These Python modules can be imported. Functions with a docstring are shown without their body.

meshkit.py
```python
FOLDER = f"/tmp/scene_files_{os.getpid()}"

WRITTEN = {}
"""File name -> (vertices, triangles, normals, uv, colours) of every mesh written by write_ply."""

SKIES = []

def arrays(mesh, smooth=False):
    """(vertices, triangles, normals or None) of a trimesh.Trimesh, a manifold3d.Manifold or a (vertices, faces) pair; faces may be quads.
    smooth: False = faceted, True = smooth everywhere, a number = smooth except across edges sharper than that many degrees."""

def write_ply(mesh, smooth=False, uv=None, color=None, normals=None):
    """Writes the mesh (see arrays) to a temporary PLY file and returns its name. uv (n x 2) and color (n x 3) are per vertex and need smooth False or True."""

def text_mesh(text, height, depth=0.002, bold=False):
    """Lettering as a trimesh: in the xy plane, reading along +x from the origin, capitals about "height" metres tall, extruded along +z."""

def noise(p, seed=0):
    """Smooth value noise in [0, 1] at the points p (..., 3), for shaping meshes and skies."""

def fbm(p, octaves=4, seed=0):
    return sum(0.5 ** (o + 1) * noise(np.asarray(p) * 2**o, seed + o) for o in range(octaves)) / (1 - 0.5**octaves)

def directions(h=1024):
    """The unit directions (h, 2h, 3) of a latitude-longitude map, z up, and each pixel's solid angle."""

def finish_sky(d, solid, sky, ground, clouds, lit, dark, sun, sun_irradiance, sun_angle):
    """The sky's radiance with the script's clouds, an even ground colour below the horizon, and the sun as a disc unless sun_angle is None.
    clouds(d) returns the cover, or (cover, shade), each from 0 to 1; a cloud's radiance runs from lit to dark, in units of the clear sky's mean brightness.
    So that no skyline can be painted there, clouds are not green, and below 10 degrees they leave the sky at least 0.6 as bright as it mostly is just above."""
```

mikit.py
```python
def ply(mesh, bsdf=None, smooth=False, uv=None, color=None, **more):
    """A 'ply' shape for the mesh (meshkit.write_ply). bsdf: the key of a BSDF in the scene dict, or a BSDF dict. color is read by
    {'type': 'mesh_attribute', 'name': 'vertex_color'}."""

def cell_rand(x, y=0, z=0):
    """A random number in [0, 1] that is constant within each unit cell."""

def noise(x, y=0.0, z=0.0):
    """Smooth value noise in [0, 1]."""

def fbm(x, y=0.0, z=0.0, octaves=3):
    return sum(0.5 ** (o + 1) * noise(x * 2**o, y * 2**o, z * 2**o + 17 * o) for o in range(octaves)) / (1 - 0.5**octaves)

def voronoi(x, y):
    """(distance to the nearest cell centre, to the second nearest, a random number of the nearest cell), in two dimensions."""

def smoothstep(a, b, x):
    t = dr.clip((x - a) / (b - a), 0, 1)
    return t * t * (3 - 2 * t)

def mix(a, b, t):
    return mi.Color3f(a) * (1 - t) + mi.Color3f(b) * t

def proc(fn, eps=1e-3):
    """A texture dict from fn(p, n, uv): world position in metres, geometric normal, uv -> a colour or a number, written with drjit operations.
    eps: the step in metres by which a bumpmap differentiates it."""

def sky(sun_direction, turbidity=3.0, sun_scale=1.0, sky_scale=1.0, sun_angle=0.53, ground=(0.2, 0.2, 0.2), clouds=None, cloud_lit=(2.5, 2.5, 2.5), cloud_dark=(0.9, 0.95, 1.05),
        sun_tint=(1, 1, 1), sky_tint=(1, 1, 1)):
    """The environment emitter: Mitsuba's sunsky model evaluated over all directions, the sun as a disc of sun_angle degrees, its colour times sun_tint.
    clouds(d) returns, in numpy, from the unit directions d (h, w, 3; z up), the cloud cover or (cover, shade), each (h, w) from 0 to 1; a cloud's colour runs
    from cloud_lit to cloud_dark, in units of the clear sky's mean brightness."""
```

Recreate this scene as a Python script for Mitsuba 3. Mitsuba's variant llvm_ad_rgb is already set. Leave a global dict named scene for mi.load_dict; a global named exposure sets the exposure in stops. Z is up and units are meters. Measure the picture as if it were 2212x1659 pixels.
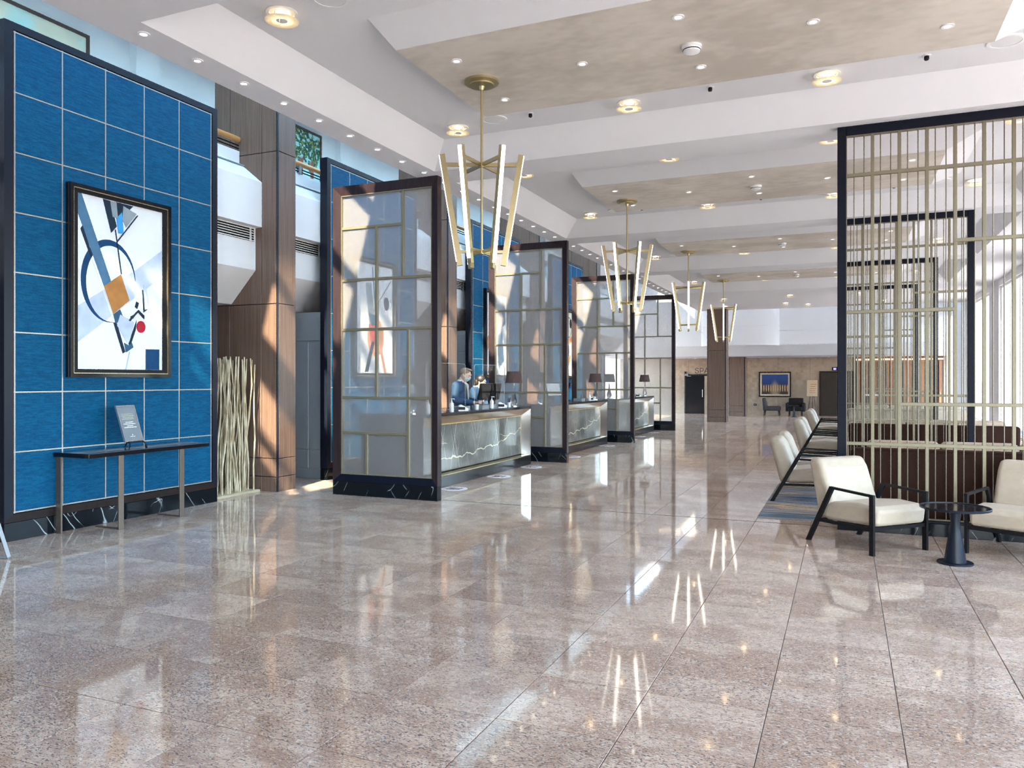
import math, random
import numpy as np, trimesh, mitsuba as mi, drjit as dr
import mikit, meshkit
import manifold3d as m3
from shapely.geometry import Polygon, Point, box as sbox
from shapely import affinity
from mikit import noise, fbm, voronoi, cell_rand, smoothstep, mix

rng = random.Random(7)
scene, labels = {}, {}
T = mi.ScalarTransform4f

# ------------------------------------------------------------------ camera, sky, exposure
CAM_H, YAW, FPX = 1.6, math.atan(719 / 1676.0), 1676.0
FWD = np.array([-math.sin(YAW), math.cos(YAW), 0.0])
scene['camera'] = {
    'type': 'perspective', 'fov': math.degrees(2 * math.atan(1106 / FPX)), 'fov_axis': 'x', 'near_clip': 0.05,
    'principal_point_offset_y': 8.5 / 1659.0,
    'to_world': T().look_at(origin=[0, 0, CAM_H], target=[float(FWD[0]), float(FWD[1]), CAM_H], up=[0, 0, 1])}
SUN = (0.27, -1.28, 1.0)
scene['sky'] = mikit.sky(SUN, turbidity=3.0, sun_scale=19.0, sky_scale=50.0, sun_angle=0.75, ground=(0.45, 0.44, 0.42), sky_tint=(1.05, 1.0, 0.90), sun_tint=(1.10, 1.0, 0.95))
exposure = 0.18
LAMP = 1.0          # scale of all interior lamps

# ------------------------------------------------------------------ layout constants (metres)
P = 5.18            # bay length along the hall
Z0, Z1, Z2 = 4.30, 4.58, 4.45   # soffit, coffer ring, dropped panel
HALL_END = 30.9

# ------------------------------------------------------------------ helpers
_count = {}
def numbered(name):
    n = _count.get(name, 0); _count[name] = n + 1
    return name if n == 0 else f'{name}_{n:03d}'

def thing(name, label, cat, group=None):
    k = numbered(name)
    labels[k] = {'label': label, 'category': cat}
    if group: labels[k]['group'] = group
    return k

def part(parent, name, shape, bsdf=None, smooth=False, label=None, to_world=None, emit=None, stuff=False):
    k = numbered(parent + '__' + name)
    d = dict(shape) if isinstance(shape, dict) else mikit.ply(shape, bsdf, smooth)
    if to_world is not None: d['to_world'] = to_world
    if emit is not None: d['emitter'] = {'type': 'area', 'radiance': {'type': 'rgb', 'value': [float(c) for c in emit]}}
    scene[k] = d
    if label: labels[k] = {'label': label}
    if stuff: labels.setdefault(k, {})['kind'] = 'stuff'
    return k

def solo(name, shape, bsdf, label, cat, group=None, smooth=False, to_world=None, emit=None):
    k = numbered(name)
    d = dict(shape) if isinstance(shape, dict) else mikit.ply(shape, bsdf, smooth)
    if to_world is not None: d['to_world'] = to_world
    if emit is not None: d['emitter'] = {'type': 'area', 'radiance': {'type': 'rgb', 'value': [float(c) for c in emit]}}
    scene[k] = d
    labels[k] = {'label': label, 'category': cat}
    if group: labels[k]['group'] = group
    return k

def struct(name, shape, bsdf, smooth=False):
    k = numbered(name)
    scene[k] = dict(shape) if isinstance(shape, dict) else mikit.ply(shape, bsdf, smooth)
    labels[k] = {'kind': 'structure'}
    return k

cat = trimesh.util.concatenate
def bx(x0, x1, y0, y1, z0, z1, b=0.0):
    lo = np.minimum([x0, y0, z0], [x1, y1, z1]); hi = np.maximum([x0, y0, z0], [x1, y1, z1])
    if b <= 0:
        m = trimesh.creation.box(extents=hi - lo); m.apply_translation((lo + hi) / 2); return m
    b = min(b, float((hi - lo).min()) * 0.45)
    pts = []
    for sx in (0, 1):
        for sy in (0, 1):
            for sz in (0, 1):
                c = np.where([sx, sy, sz], hi, lo); s = np.where([sx, sy, sz], -b, b)
                for k in range(3):
                    q = c + s; q[k] = c[k]; pts.append(q)
    return trimesh.convex.convex_hull(np.array(pts))

def _fix(m):
    if m.volume < 0: m.invert()
    return m
def prism(poly, axis, a0, a1):
    """poly (list of uv or shapely): axis 'x': uv=(y,z); 'y': uv=(x,z); 'z': uv=(x,y)"""
    if not hasattr(poly, 'geom_type'): poly = Polygon(poly)
    if not poly.is_valid: poly = poly.buffer(0)
    gs = getattr(poly, 'geoms', [poly])
    out = []
    for g in gs:
        m = trimesh.creation.extrude_polygon(g, a1 - a0, engine='earcut')
        v = m.vertices.copy(); w = v[:, 2] + a0
        if axis == 'x': v = np.stack([w, v[:, 0], v[:, 1]], 1)
        elif axis == 'y': v = np.stack([v[:, 0], w, v[:, 1]], 1)
        else: v = np.stack([v[:, 0], v[:, 1], w], 1)
        out.append(_fix(trimesh.Trimesh(v, m.faces, process=False)))
    return out[0] if len(out) == 1 else cat(out)

def hull(pts): return trimesh.convex.convex_hull(np.asarray(pts, float))
def cyl(p0, p1, r, n=16, r1=None):
    p0, p1 = np.asarray(p0, float), np.asarray(p1, float)
    d = p1 - p0; L = np.linalg.norm(d); d = d / L
    a = np.cross(d, [0, 0, 1] if abs(d[2]) < .9 else [1, 0, 0]); a /= np.linalg.norm(a); b = np.cross(d, a)
    t = np.arange(n) * 2 * np.pi / n
    ring = np.cos(t)[:, None] * a + np.sin(t)[:, None] * b
    return hull(np.vstack([p0 + ring * r, p1 + ring * (r if r1 is None else r1)]))
def bar(p0, p1, w, h, up=(0, 0, 1)):
    """rectangular bar from p0 to p1; w across, h along up"""
    p0, p1 = np.asarray(p0, float), np.asarray(p1, float)
    d = (p1 - p0) / np.linalg.norm(p1 - p0)
    s = np.cross(d, up); s /= np.linalg.norm(s); u = np.cross(s, d)
    return hull([p + s * a * w / 2 + u * c * h / 2 for p in (p0, p1) for a in (-1, 1) for c in (-1, 1)])
def lathe(prof, c=(0, 0, 0), n=32):
    """prof: list of (r, z), closed at the axis"""
    m = trimesh.creation.revolve(np.array(prof, float), sections=n)
    m.apply_translation(c); return _fix(m)
def tube(pts, r, n=10):
    return cat([cyl(pts[i], pts[i + 1], r, n) for i in range(len(pts) - 1)])
def man(m):
    return m3.Manifold(m3.Mesh(np.asarray(m.vertices, np.float32), np.asarray(m.faces, np.uint32)))
def tri(mf):
    q = mf.to_mesh(); return trimesh.Trimesh(q.vert_properties[:, :3], q.tri_verts, process=False)
def ball(c, r, n=2):
    m = trimesh.creation.icosphere(n, r); m.apply_translation(c); return m
def rbox(x0, x1, y0, y1, z0, z1, r):
    """cushion: box rounded with radius r"""
    return hull(np.vstack([ball((x, y, z), r, 2).vertices for x in (x0 + r, x1 - r) for y in (y0 + r, y1 - r) for z in (z0 + r, z1 - r)]))
def rhull(spheres):
    return hull(np.vstack([ball(c, r, 2).vertices for c, r in spheres]))
def xf(m, M):
    q = m.copy(); q.apply_transform(np.array(M)); return q
def rotz(a): return trimesh.transformations.rotation_matrix(a, [0, 0, 1])
def place(x, y, z=0.0, a=0.0):
    return T().translate([x, y, z]).rotate([0, 0, 1], math.degrees(a))

# ------------------------------------------------------------------ materials
def srgb(r, g, b):
    f = lambda c: (c / 255 / 12.92) if c / 255 <= .04045 else ((c / 255 + .055) / 1.055) ** 2.4
    return [f(r), f(g), f(b)]
def tex(c): return {'type': 'rgb', 'value': [float(x) for x in c]} if isinstance(c, (list, tuple)) else mikit.proc(c)
def mat(key, color, rough=.5, metal=0.0, spec=.5, two=False, **kw):
    d = {'type': 'principled', 'base_color': tex(color), 'roughness': rough, 'metallic': metal, **kw}
    if metal == 0: d['specular'] = spec
    scene[key] = {'type': 'twosided', 'bsdf': d} if two else d
    return key
def matte(key, color):
    scene[key] = {'type': 'twosided', 'bsdf': {'type': 'diffuse', 'reflectance': tex(color)}}
    return key

TX, TY, TX0, TY0 = .586, .58, -.346, 2.765
def granite(p, n, uv):
    i, j = dr.floor((p.x - TX0) / TX), dr.floor((p.y - TY0) / TY)
    r = cell_rand(i, j, 3); q = r * 61.0
    wx, wy = p.x + .012 * noise(p.x * 45, p.y * 45, 2.0 + q), p.y + .010 * noise(p.x * 45, p.y * 45, 7.0 + q)
    a = fbm(wx * 115 + q, wy * 250 + q, q, 2)
    b = fbm(wx * 85 + 9.7 - q, wy * 190 + q, 4.0, 2)
    big = fbm(p.x * 3.1 + q, p.y * 5.3, 1.0, 3)
    c = mix((.41, .275, .200), (.58, .440, .340), smoothstep(.35, .7, big + .12 * (r - .5)))
    c = mix(c, (.64, .585, .51), .8 * smoothstep(.56, .72, b))
    c = mix(c, (.40, .27, .21), .5 * smoothstep(.60, .75, noise(p.x * 31 + q, p.y * 60, 8.0)))
    c = mix(c, (.11, .092, .098), .88 * smoothstep(.57, .68, a))
    return c * (.93 + .14 * r)
mat('m_granite', granite, .055, spec=.5)
mat('m_grout', [.24, .27, .32], .6)
mat('m_joint', [.05, .035, .03], .4)
matte('m_white', [.78, .78, .795])
matte('m_plaster', [.80, .80, .80])
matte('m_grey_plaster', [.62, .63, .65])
def beige(p, n, uv):
    a = fbm(p.x * 1.3, p.y * 2.0, 2.0, 4); b = fbm(p.x * 9, p.y * 14, 5.0, 2)
    return mix((.50, .455, .385), (.64, .585, .51), smoothstep(.3, .72, a * .75 + b * .25))
mat('m_beige', beige, .42, spec=.5)
def woodf(p, n, uv):
    h = p.x * .8 + p.y * .6
    a = fbm(h * 90, p.z * 1.6, 3.0, 3); b = noise(h * 400, p.z * 9, 1.0)
    return mix((.118, .074, .057), (.158, .102, .080), smoothstep(.25, .75, a * .8 + b * .2))
mat('m_wood', woodf, .42, spec=.45)
mat('m_wood_dark', [.060, .036, .030], .45)
def slatwood(p, n, uv):
    a = fbm(p.x * 40, p.z * 1.3, 3.0, 2)
    return mix((.20, .09, .045), (.34, .16, .08), a)
mat('m_slat', slatwood, .4)
mat('m_trim_dark', [.012, .012, .022], .35)
def bluef(p, n, uv):
    a = fbm(p.y * 14, p.z * 120, 2.0, 3); b = noise(p.y * 90, p.z * 420, 1.0)
    return mix((.001, .050, .128), (.003, .094, .196), smoothstep(.2, .8, a * .65 + b * .35))
mat('m_blue', bluef, .6, spec=.12)
mat('m_inlay', [.40, .37, .34], .35, .5)
def frame_bronze(p, n, uv):
    a = fbm(p.x * 30 + p.y * 30, p.z * 2.0, 2.0, 2)
    return mix((.017, .010, .013), (.030, .018, .021), a)
mat('m_frame', frame_bronze, .34, spec=.3)
mat('m_black_frame', [.004, .006, .014], .45, spec=.15)
mat('m_gold', [.205, .180, .122], .45, .4)
mat('m_gold_rod', [.17, .145, .108], .45, .45)
mat('m_brass', [.50, .415, .235], .3, .92)
mat('m_brass_dull', [.45, .36, .22], .35, .9)
def veins(p, k, w, seed):
    a = fbm(p.x * k + seed, p.y * k + seed * 2, p.z * k, 4)
    b = fbm(p.x * k * .6 + 31 + seed, p.y * k * .6, p.z * k * .6 + 7, 4)
    return smoothstep(w, 0, dr.abs(a - .5)) * smoothstep(.48, .62, b)
def blackmarble(p, n, uv):
    h = p.x + p.y
    w = h + .8 * p.z + .06 * fbm(h * 6, p.z * 6, 2.0, 2)
    v = smoothstep(.030, .0, dr.abs(noise(w * 6.5, (p.z - .45 * h) * 2.2, 3.0) - .5)) * smoothstep(.56, .66, fbm(h * 3.6, p.z * 3.6, 8.0, 2))
    u = smoothstep(.022, .0, dr.abs(noise((h - .5 * p.z) * 11.0, p.z * 3.0, 13.0) - .5)) * smoothstep(.58, .66, fbm(h * 5.0 + 9, p.z * 5.0, 18.0, 2))
    return mix((.004, .006, .009), (.52, .58, .58), dr.clip(v * .9 + u * .6, 0, 1))
mat('m_black_marble', blackmarble, .10, spec=.18)
def greymarble(p, n, uv):
    # book-matched slabs: fine straight fissures fanning from the middle joint and a gold vein running across
    yy = p.y - 9.76 - 5.18 * dr.floor((p.y - 9.0) / 5.18)
    u = dr.abs(yy - 1.925)
    cloud = fbm(u * 2.2, p.z * 2.6, 3.0, 4)
    j = .02 * fbm(u * 9, p.z * 9, 9.0, 2)
    f1 = smoothstep(.034, .0, dr.abs(noise((u - .34 * p.z + j) * 6.5, 2.0, 4.0) - .5)) * smoothstep(.34, .5, fbm(u * 2.0, p.z * 2.0, 14.0, 3))
    f2 = smoothstep(.034, .0, dr.abs(noise((u + .28 * p.z + j) * 5.5, 7.0, 9.0) - .5)) * smoothstep(.42, .56, fbm(u * 2.4, p.z * 2.4, 24.0, 3))
    nz = .16 * (fbm(yy * 4.5, p.z * 4.5, 21.0, 4) - .5)
    w = p.z - .395 - .046 * dr.square(yy - 1.25) - nz
    w2 = p.z - .60 - .05 * dr.sin(yy * 3.0) - nz * .8
    g = smoothstep(.015, .004, dr.abs(w)) + .7 * smoothstep(.010, .002, dr.abs(w2)) * smoothstep(.46, .6, fbm(yy * 1.6, 3.0, 5.0, 2))
    c = mix((.088, .086, .078), (.185, .18, .165), smoothstep(.3, .7, cloud))
    c = mix(c, (.46, .44, .38), dr.clip(f1 * .6 + f2 * .5, 0, 1))
    return mix(c, (.66, .60, .43), dr.clip(g, 0, 1) * .9)
mat('m_grey_marble', greymarble, .12, spec=.55)
mat('m_bronze_mirror', [.84, .60, .41], .10, 1.0)
mat('m_mirror', [.90, .90, .90], .12, 1.0)
mat('m_black_stone', [.010, .010, .013], .12, spec=.28)
mat('m_espresso', [.017, .010, .009], .45, spec=.2)
def ribs(p, n, uv):
    s = .5 + .5 * dr.sin(p.x * (2 * math.pi / .0135))
    return .40 + .16 * s
scene['m_ribbed_glass'] = {'type': 'blendbsdf', 'weight': mikit.proc(ribs),
    'a': {'type': 'thindielectric', 'int_ior': 1.5},
    'b': {'type': 'principledthin', 'base_color': {'type': 'rgb', 'value': [.47, .45, .455]}, 'roughness': .4, 'diff_trans': .9, 'spec_trans': 0.0}}
scene['m_pane'] = {'type': 'thindielectric', 'int_ior': 1.5}
scene['m_roof_pane'] = {'type': 'thindielectric', 'int_ior': 1.5, 'specular_transmittance': {'type': 'rgb', 'value': [.84, .98, 1.0]}}
scene['m_opal'] = {'type': 'principledthin', 'base_color': {'type': 'rgb', 'value': [.25, .37, .42]}, 'roughness': .6, 'diff_trans': 2.0, 'spec_trans': 0.0}
scene['m_acrylic'] = {'type': 'thindielectric', 'int_ior': 1.09}
scene['m_glass'] = {'type': 'dielectric', 'int_ior': 1.5}
scene['m_frosted'] = {'type': 'principledthin', 'base_color': {'type': 'rgb', 'value': [.92, .86, .66]}, 'roughness': .5, 'diff_trans': 1.2}
mat('m_chrome', [.75, .75, .75], .15, 1.0)
mat('m_steel', [.55, .56, .58], .3, .9)
mat('m_dull_bronze', [.16, .125, .10], .35, .6)
mat('m_black', [.007, .007, .009], .45, spec=.2)
mat('m_blackgloss', [.005, .005, .008], .12, spec=.35)
mat('m_blue_black', [.007, .010, .020], .34, spec=.25)
def leather(p, n, uv):
    return mix((.445, .370, .288), (.505, .430, .342), fbm(p.x * 22, p.y * 22, p.z * 22, 3))
mat('m_cream', leather, .5, spec=.4)
mat('m_brown_leather', [.028, .010, .006], .6, spec=.12)
mat('m_tan_leather', [.48, .36, .27], .5)
mat('m_grey_fabric', [.045, .040, .050], .8)
mat('m_wicker', [.50, .43, .30], .65)
def branchf(p, n, uv):
    a = fbm(p.x * 18, p.y * 18, p.z * 6, 3)
    return mix((.33, .26, .155), (.62, .55, .40), smoothstep(.3, .7, a))
mat('m_branch', branchf, .6)
mat('m_handrail', [.55, .26, .09], .35)
mat('m_off_white', [.80, .80, .78], .5)
mat('m_canvas', [.80, .81, .83], .7, spec=.2)
mat('m_shade', [.085, .055, .052], .8, spec=.1)
mat('m_plastic_white', [.80, .80, .80], .35)
mat('m_plastic_grey', [.17, .19, .21], .45)
mat('m_screen', [.006, .010, .016], .15)
def stonewall(p, n, uv):
    a = fbm(p.x * 1.1, p.z * 1.1, 3.0, 4); b = fbm(p.x * 9, p.z * 9, 1.0, 3)
    return mix((.26, .19, .14), (.36, .275, .21), smoothstep(.3, .7, a * .6 + b * .4))
mat('m_stone', stonewall, .25, spec=.5)
mat('m_stone_joint', [.19, .145, .115], .5)
mat('m_matte_black', [.005, .005, .006], .7, spec=.04)
mat('m_board', [.52, .39, .27], .6)
mat('m_stand_metal', [.26, .27, .29], .4, .5)
mat('m_door_black', [.006, .006, .008], .15)
mat('m_lift', [.032, .024, .019], .3, .5)
mat('m_bluegrey', [.33, .38, .43], .4)
def rugf(p, n, uv):
    a = fbm(p.x * .5 + 1.3, p.y * 2.6, 2.0, 4); b = fbm(p.x * 2.2, p.y * 26, 5.0, 2); t = a * .78 + b * .22
    c = mix((.16, .155, .18), (.30, .285, .29), smoothstep(.38, .50, t))
    c = mix(c, (.07, .135, .20), .85 * smoothstep(.53, .58, t) * smoothstep(.72, .64, t))
    c = mix(c, (.44, .33, .22), smoothstep(.40, .37, t) * smoothstep(.31, .34, t))
    return c
mat('m_rug', rugf, .95, spec=.05)
mat('m_skin', [.62, .40, .31], .5)
mat('m_suit', [.022, .055, .115], .75, spec=.2)
mat('m_suit_grey', [.075, .082, .095], .75, spec=.2)
mat('m_shirt', [.80, .80, .80], .7)
mat('m_hair_blond', [.22, .15, .10], .6)
mat('m_hair_dark', [.012, .008, .007], .5)
mat('m_mask', [.50, .74, .74], .8)
mat('m_paper', [.80, .79, .76], .7)
mat('m_sticker', [.86, .82, .84], .4)
mat('m_sticker_dark', [.10, .06, .075], .4)
mat('m_led_housing', [.7, .7, .7], .5)

# ------------------------------------------------------------------ the setting
# floor: slab plus granite tiles laid on the measured grid
struct('floor', bx(-10.3, 4.2, -5.3, 38.2, -.30, -.012), 'm_grout')
def frustum(x0, x1, y0, y1, z, h=.012, gap=.0022, c=.0012):
    x0, x1, y0, y1 = x0 + gap, x1 - gap, y0 + gap, y1 - gap
    pts = [(x, y, z - h) for x in (x0, x1) for y in (y0, y1)] + [(x, y, z - c) for x in (x0, x1) for y in (y0, y1)]
    pts += [(x, y, z) for x in (x0 + c, x1 - c) for y in (y0 + c, y1 - c)]
    return hull(pts)
tile_ply = mikit.ply(frustum(0, TX, 0, TY, 0), 'm_granite')
tile_v = frustum(0, TX, 0, TY, 0)
seen, rest = [], []
for i in range(-17, 8):
    for j in range(-14, 61):
        x, y = TX0 + i * TX, TY0 + j * TY
        if x < -10.2 or x + TX > 4.2 or y + TY > 37.9: continue
        cx, cy = x + TX / 2, y + TY / 2
        r, d = cx * math.cos(YAW) + cy * math.sin(YAW), -cx * math.sin(YAW) + cy * math.cos(YAW)
        vis = d > 2.5 and -.70 < r / d < .69 and 1.6 / d < .56
        (seen if vis else rest).append((d, x, y))
seen.sort()
for d, x, y in seen[:300]:
    part('floor', 'tile', tile_ply, to_world=T().translate([x, y, 0]))
vs, fs = [], []
for k, (d, x, y) in enumerate(seen[300:] + rest):
    vs.append(tile_v.vertices + [x, y, 0]); fs.append(tile_v.faces + k * len(tile_v.vertices))
part('floor', 'far_tiles', (np.vstack(vs), np.vstack(fs)), 'm_granite', stuff=True)
part('floor', 'expansion_joint', bx(-4.93, 3.7, 9.135, 9.155, -.01, .0012), 'm_joint')

# ceiling of the hall: coffers with splayed sides, one per bay, and a dropped panel in each
slab = man(bx(-5.25, 4.1, -5.2, HALL_END, Z0, 4.80))
drops = []
for k in range(-1, 4):
    y = k * P
    slab = slab - man(hull([(a, b, Z0 - .01) for a in (-4.895, 2.62) for b in (4.26 + y, 8.85 + y)] + [(a, b, Z1) for a in (-4.56, 2.30) for b in (4.69 + y, 8.50 + y)]))
    drops.append(hull([(a, b, Z1 + .01) for a in (-3.62, 1.55) for b in (5.38 + y, 7.60 + y)] + [(a, b, Z2) for a in (-3.565, 1.16) for b in (5.76 + y, 7.60 + y)]))
for dm in drops: slab = slab + man(dm)
struct('ceiling', cat([tri(slab), bx(-5.25, -5.08, -5.2, HALL_END, 4.80, 6.75)]), 'm_white')
for k in range(4):
    part('ceiling', 'panel', bx(-3.563, 1.158, 5.762 + k * P, 7.598 + k * P, Z2 - .004, Z2 + .004), 'm_beige')

# left wall behind the aisle: dark recess below, gallery wall above
struct('wall_left', cat([bx(-9.1, -8.95, -5.2, 30.5, 0, 2.72), bx(-10.2, -9.1, -5.2, -5.0, 0, 2.72)]), 'm_wood_dark')
struct('wall_gallery', cat([bx(-10.2, -10.0, -5.2, 38, 2.7, 6.74)] + [bx(-10.0, -9.86, 8.55 + k * P, 9.0 + k * P, 4.9, 6.74) for k in range(-2, 5)]), 'm_plaster')
struct('ceiling_gallery', bx(-10.2, -8.2, -5.2, 38, 6.74, 6.9), 'm_plaster')
struct('wall_upper', bx(-8.35, -8.2, -5.2, 31, 6.9, 9.9), 'm_plaster')
struct('wall_front', cat([bx(-10.2, -5.0, -5.3, -5.1, 0, 10), bx(-5.0, .9, -5.3, -5.1, 0, 4.15), bx(-5.0, 4.1, -5.3, -5.1, 2.6, 10), bx(3.7, 4.1, -5.3, -5.1, 0, 4.15)]), 'm_plaster')
wf = struct('window_12', cat([bx(x - .03, x + .03, -5.24, -5.16, 0, 2.6) for x in np.linspace(.93, 3.67, 3)] + [bx(.9, 3.7, -5.24, -5.16, z, z + .07) for z in (0, 2.53)]), 'm_off_white')
part(wf, 'pane', trimesh.Trimesh([(.9, -5.2, 0), (3.7, -5.2, 0), (3.7, -5.2, 2.6), (.9, -5.2, 2.6)], [[0, 1, 2], [0, 2, 3]], process=False), 'm_pane')
# solid end of the aisle roof in front of the first skylight bay
struct('roof', cat([hull([(x, y, z) for y in (-5.2, -.28) for x, z in ((-5.08, 6.70), (-5.08, 6.95), (-8.35, 9.75), (-8.35, 10.1))])]), 'm_plaster')

# skylight over the aisle
def roof_pt(x, y, off=0.0): return (x, y, 1.62 - x + off)
def rafter(y, w, h):
    return hull([roof_pt(x, yy, o) for x in (-5.1, -6.32) for yy in (y - w / 2, y + w / 2) for o in (-h, .03)])
struct('window_1', cat([hull([roof_pt(x, yy, o) for x in (x0, x0 - .09) for yy in (-.3, 31.0) for o in (-.10, .02)]) for x0 in (-5.1, -6.24)]), 'm_off_white')
for j in range(0, 25):
    y = .245 + j * P / 4
    if y > 30.6: break
    big = (j % 4 == 1)
    part('window_1', 'rafter' if big else 'glazing_bar', rafter(y, .40 if big else .13, .34 if big else .12), 'm_off_white')
part('window_1', 'opal_panel', trimesh.Trimesh([roof_pt(-6.30, -.3), roof_pt(-8.36, -.3), roof_pt(-8.36, 26.2), roof_pt(-6.30, 26.2)], [[0, 2, 1], [0, 3, 2]], process=False), 'm_opal')
part('window_1', 'solid_panel', hull([roof_pt(x, yy, o) for x in (-5.05, -8.36) for yy in (26.2, 31.0) for o in (-.02, .06)]), 'm_off_white')
pane = (np.array([roof_pt(-5.12, -.28, .035), roof_pt(-6.33, -.28, .035), roof_pt(-6.33, 26.2, .035), roof_pt(-5.12, 26.2, .035)]), np.array([[0, 2, 1], [0, 3, 2]]))
part('window_1', 'pane', trimesh.Trimesh(*pane, process=False), 'm_roof_pane')

# right wall: glazed bays between wide piers
SILL, HEAD = .34, 4.12
wr = [bx(3.8, 4.1, -5.2, 38, 0, SILL), bx(3.8, 4.1, -5.2, 38, HEAD, 4.8), bx(3.55, 3.8, -5.2, 34, 0, SILL)]
for k in range(0, 5): wr.append(bx(3.8, 4.1, 8.78 + k * P, 10.3 + k * P, SILL, HEAD))
wr.append(bx(3.8, 4.1, 31.2, 33.0, SILL, HEAD))
struct('wall_right', cat(wr), 'm_white')
for q, k in enumerate(range(-3, 5)):
    y0, y1 = 10.3 + k * P, (8.78 + (k + 1) * P if k < 4 else 37.9)
    if y0 > 31: y0, y1 = 33.0, 37.9
    y1 = min(y1, 37.9)
    if k < 0: y0 -= 1.52 if k > -3 else 0.0
    if k < -2: y0 = -5.1
    n = 3
    fr = [bx(3.86, 3.94, y0, y1, SILL, SILL + .06), bx(3.86, 3.94, y0, y1, HEAD - .06, HEAD)]
    for t in range(n + 1):
        yy = y0 + .03 + (y1 - y0 - .06) * t / n
        fr.append(bx(3.86, 3.94, yy - .03, yy + .03, SILL, HEAD))
    w = struct(f'window_{q + 2}', cat(fr), 'm_off_white')
    for t in range(n):
        a, b = y0 + (y1 - y0) * t / n, y0 + (y1 - y0) * (t + 1) / n
        v = np.array([(3.90, a, SILL), (3.90, b, SILL), (3.90, b, HEAD), (3.90, a, HEAD)])
        part(w, 'pane', trimesh.Trimesh(v, [[0, 1, 2], [0, 2, 3]], process=False), 'm_pane')

# far end: stone wall under a low gallery, parapet above with a bulging balcony, glazed roof over the gap
struct('wall_back', bx(-10.2, 4.1, 37.3, 37.6, 0, 2.64), 'm_stone')
for a in range(9):
    x = -8.2 + a * 1.35
    part('wall_back', 'joint', bx(x, x + .012, 37.294, 37.303, 0, 2.6), 'm_stone_joint')
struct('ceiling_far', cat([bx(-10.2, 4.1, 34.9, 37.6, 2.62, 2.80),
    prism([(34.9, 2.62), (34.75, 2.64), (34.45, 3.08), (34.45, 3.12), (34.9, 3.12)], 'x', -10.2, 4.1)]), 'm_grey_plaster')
struct('wall_parapet', cat([bx(-10.2, 4.1, 34.45, 34.9, 3.08, 3.66), bx(-10.2, 4.1, 34.47, 34.9, 3.66, 3.69), bx(-10.2, 4.1, 34.45, 34.9, 3.69, 5.0)]), 'm_plaster')
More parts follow.
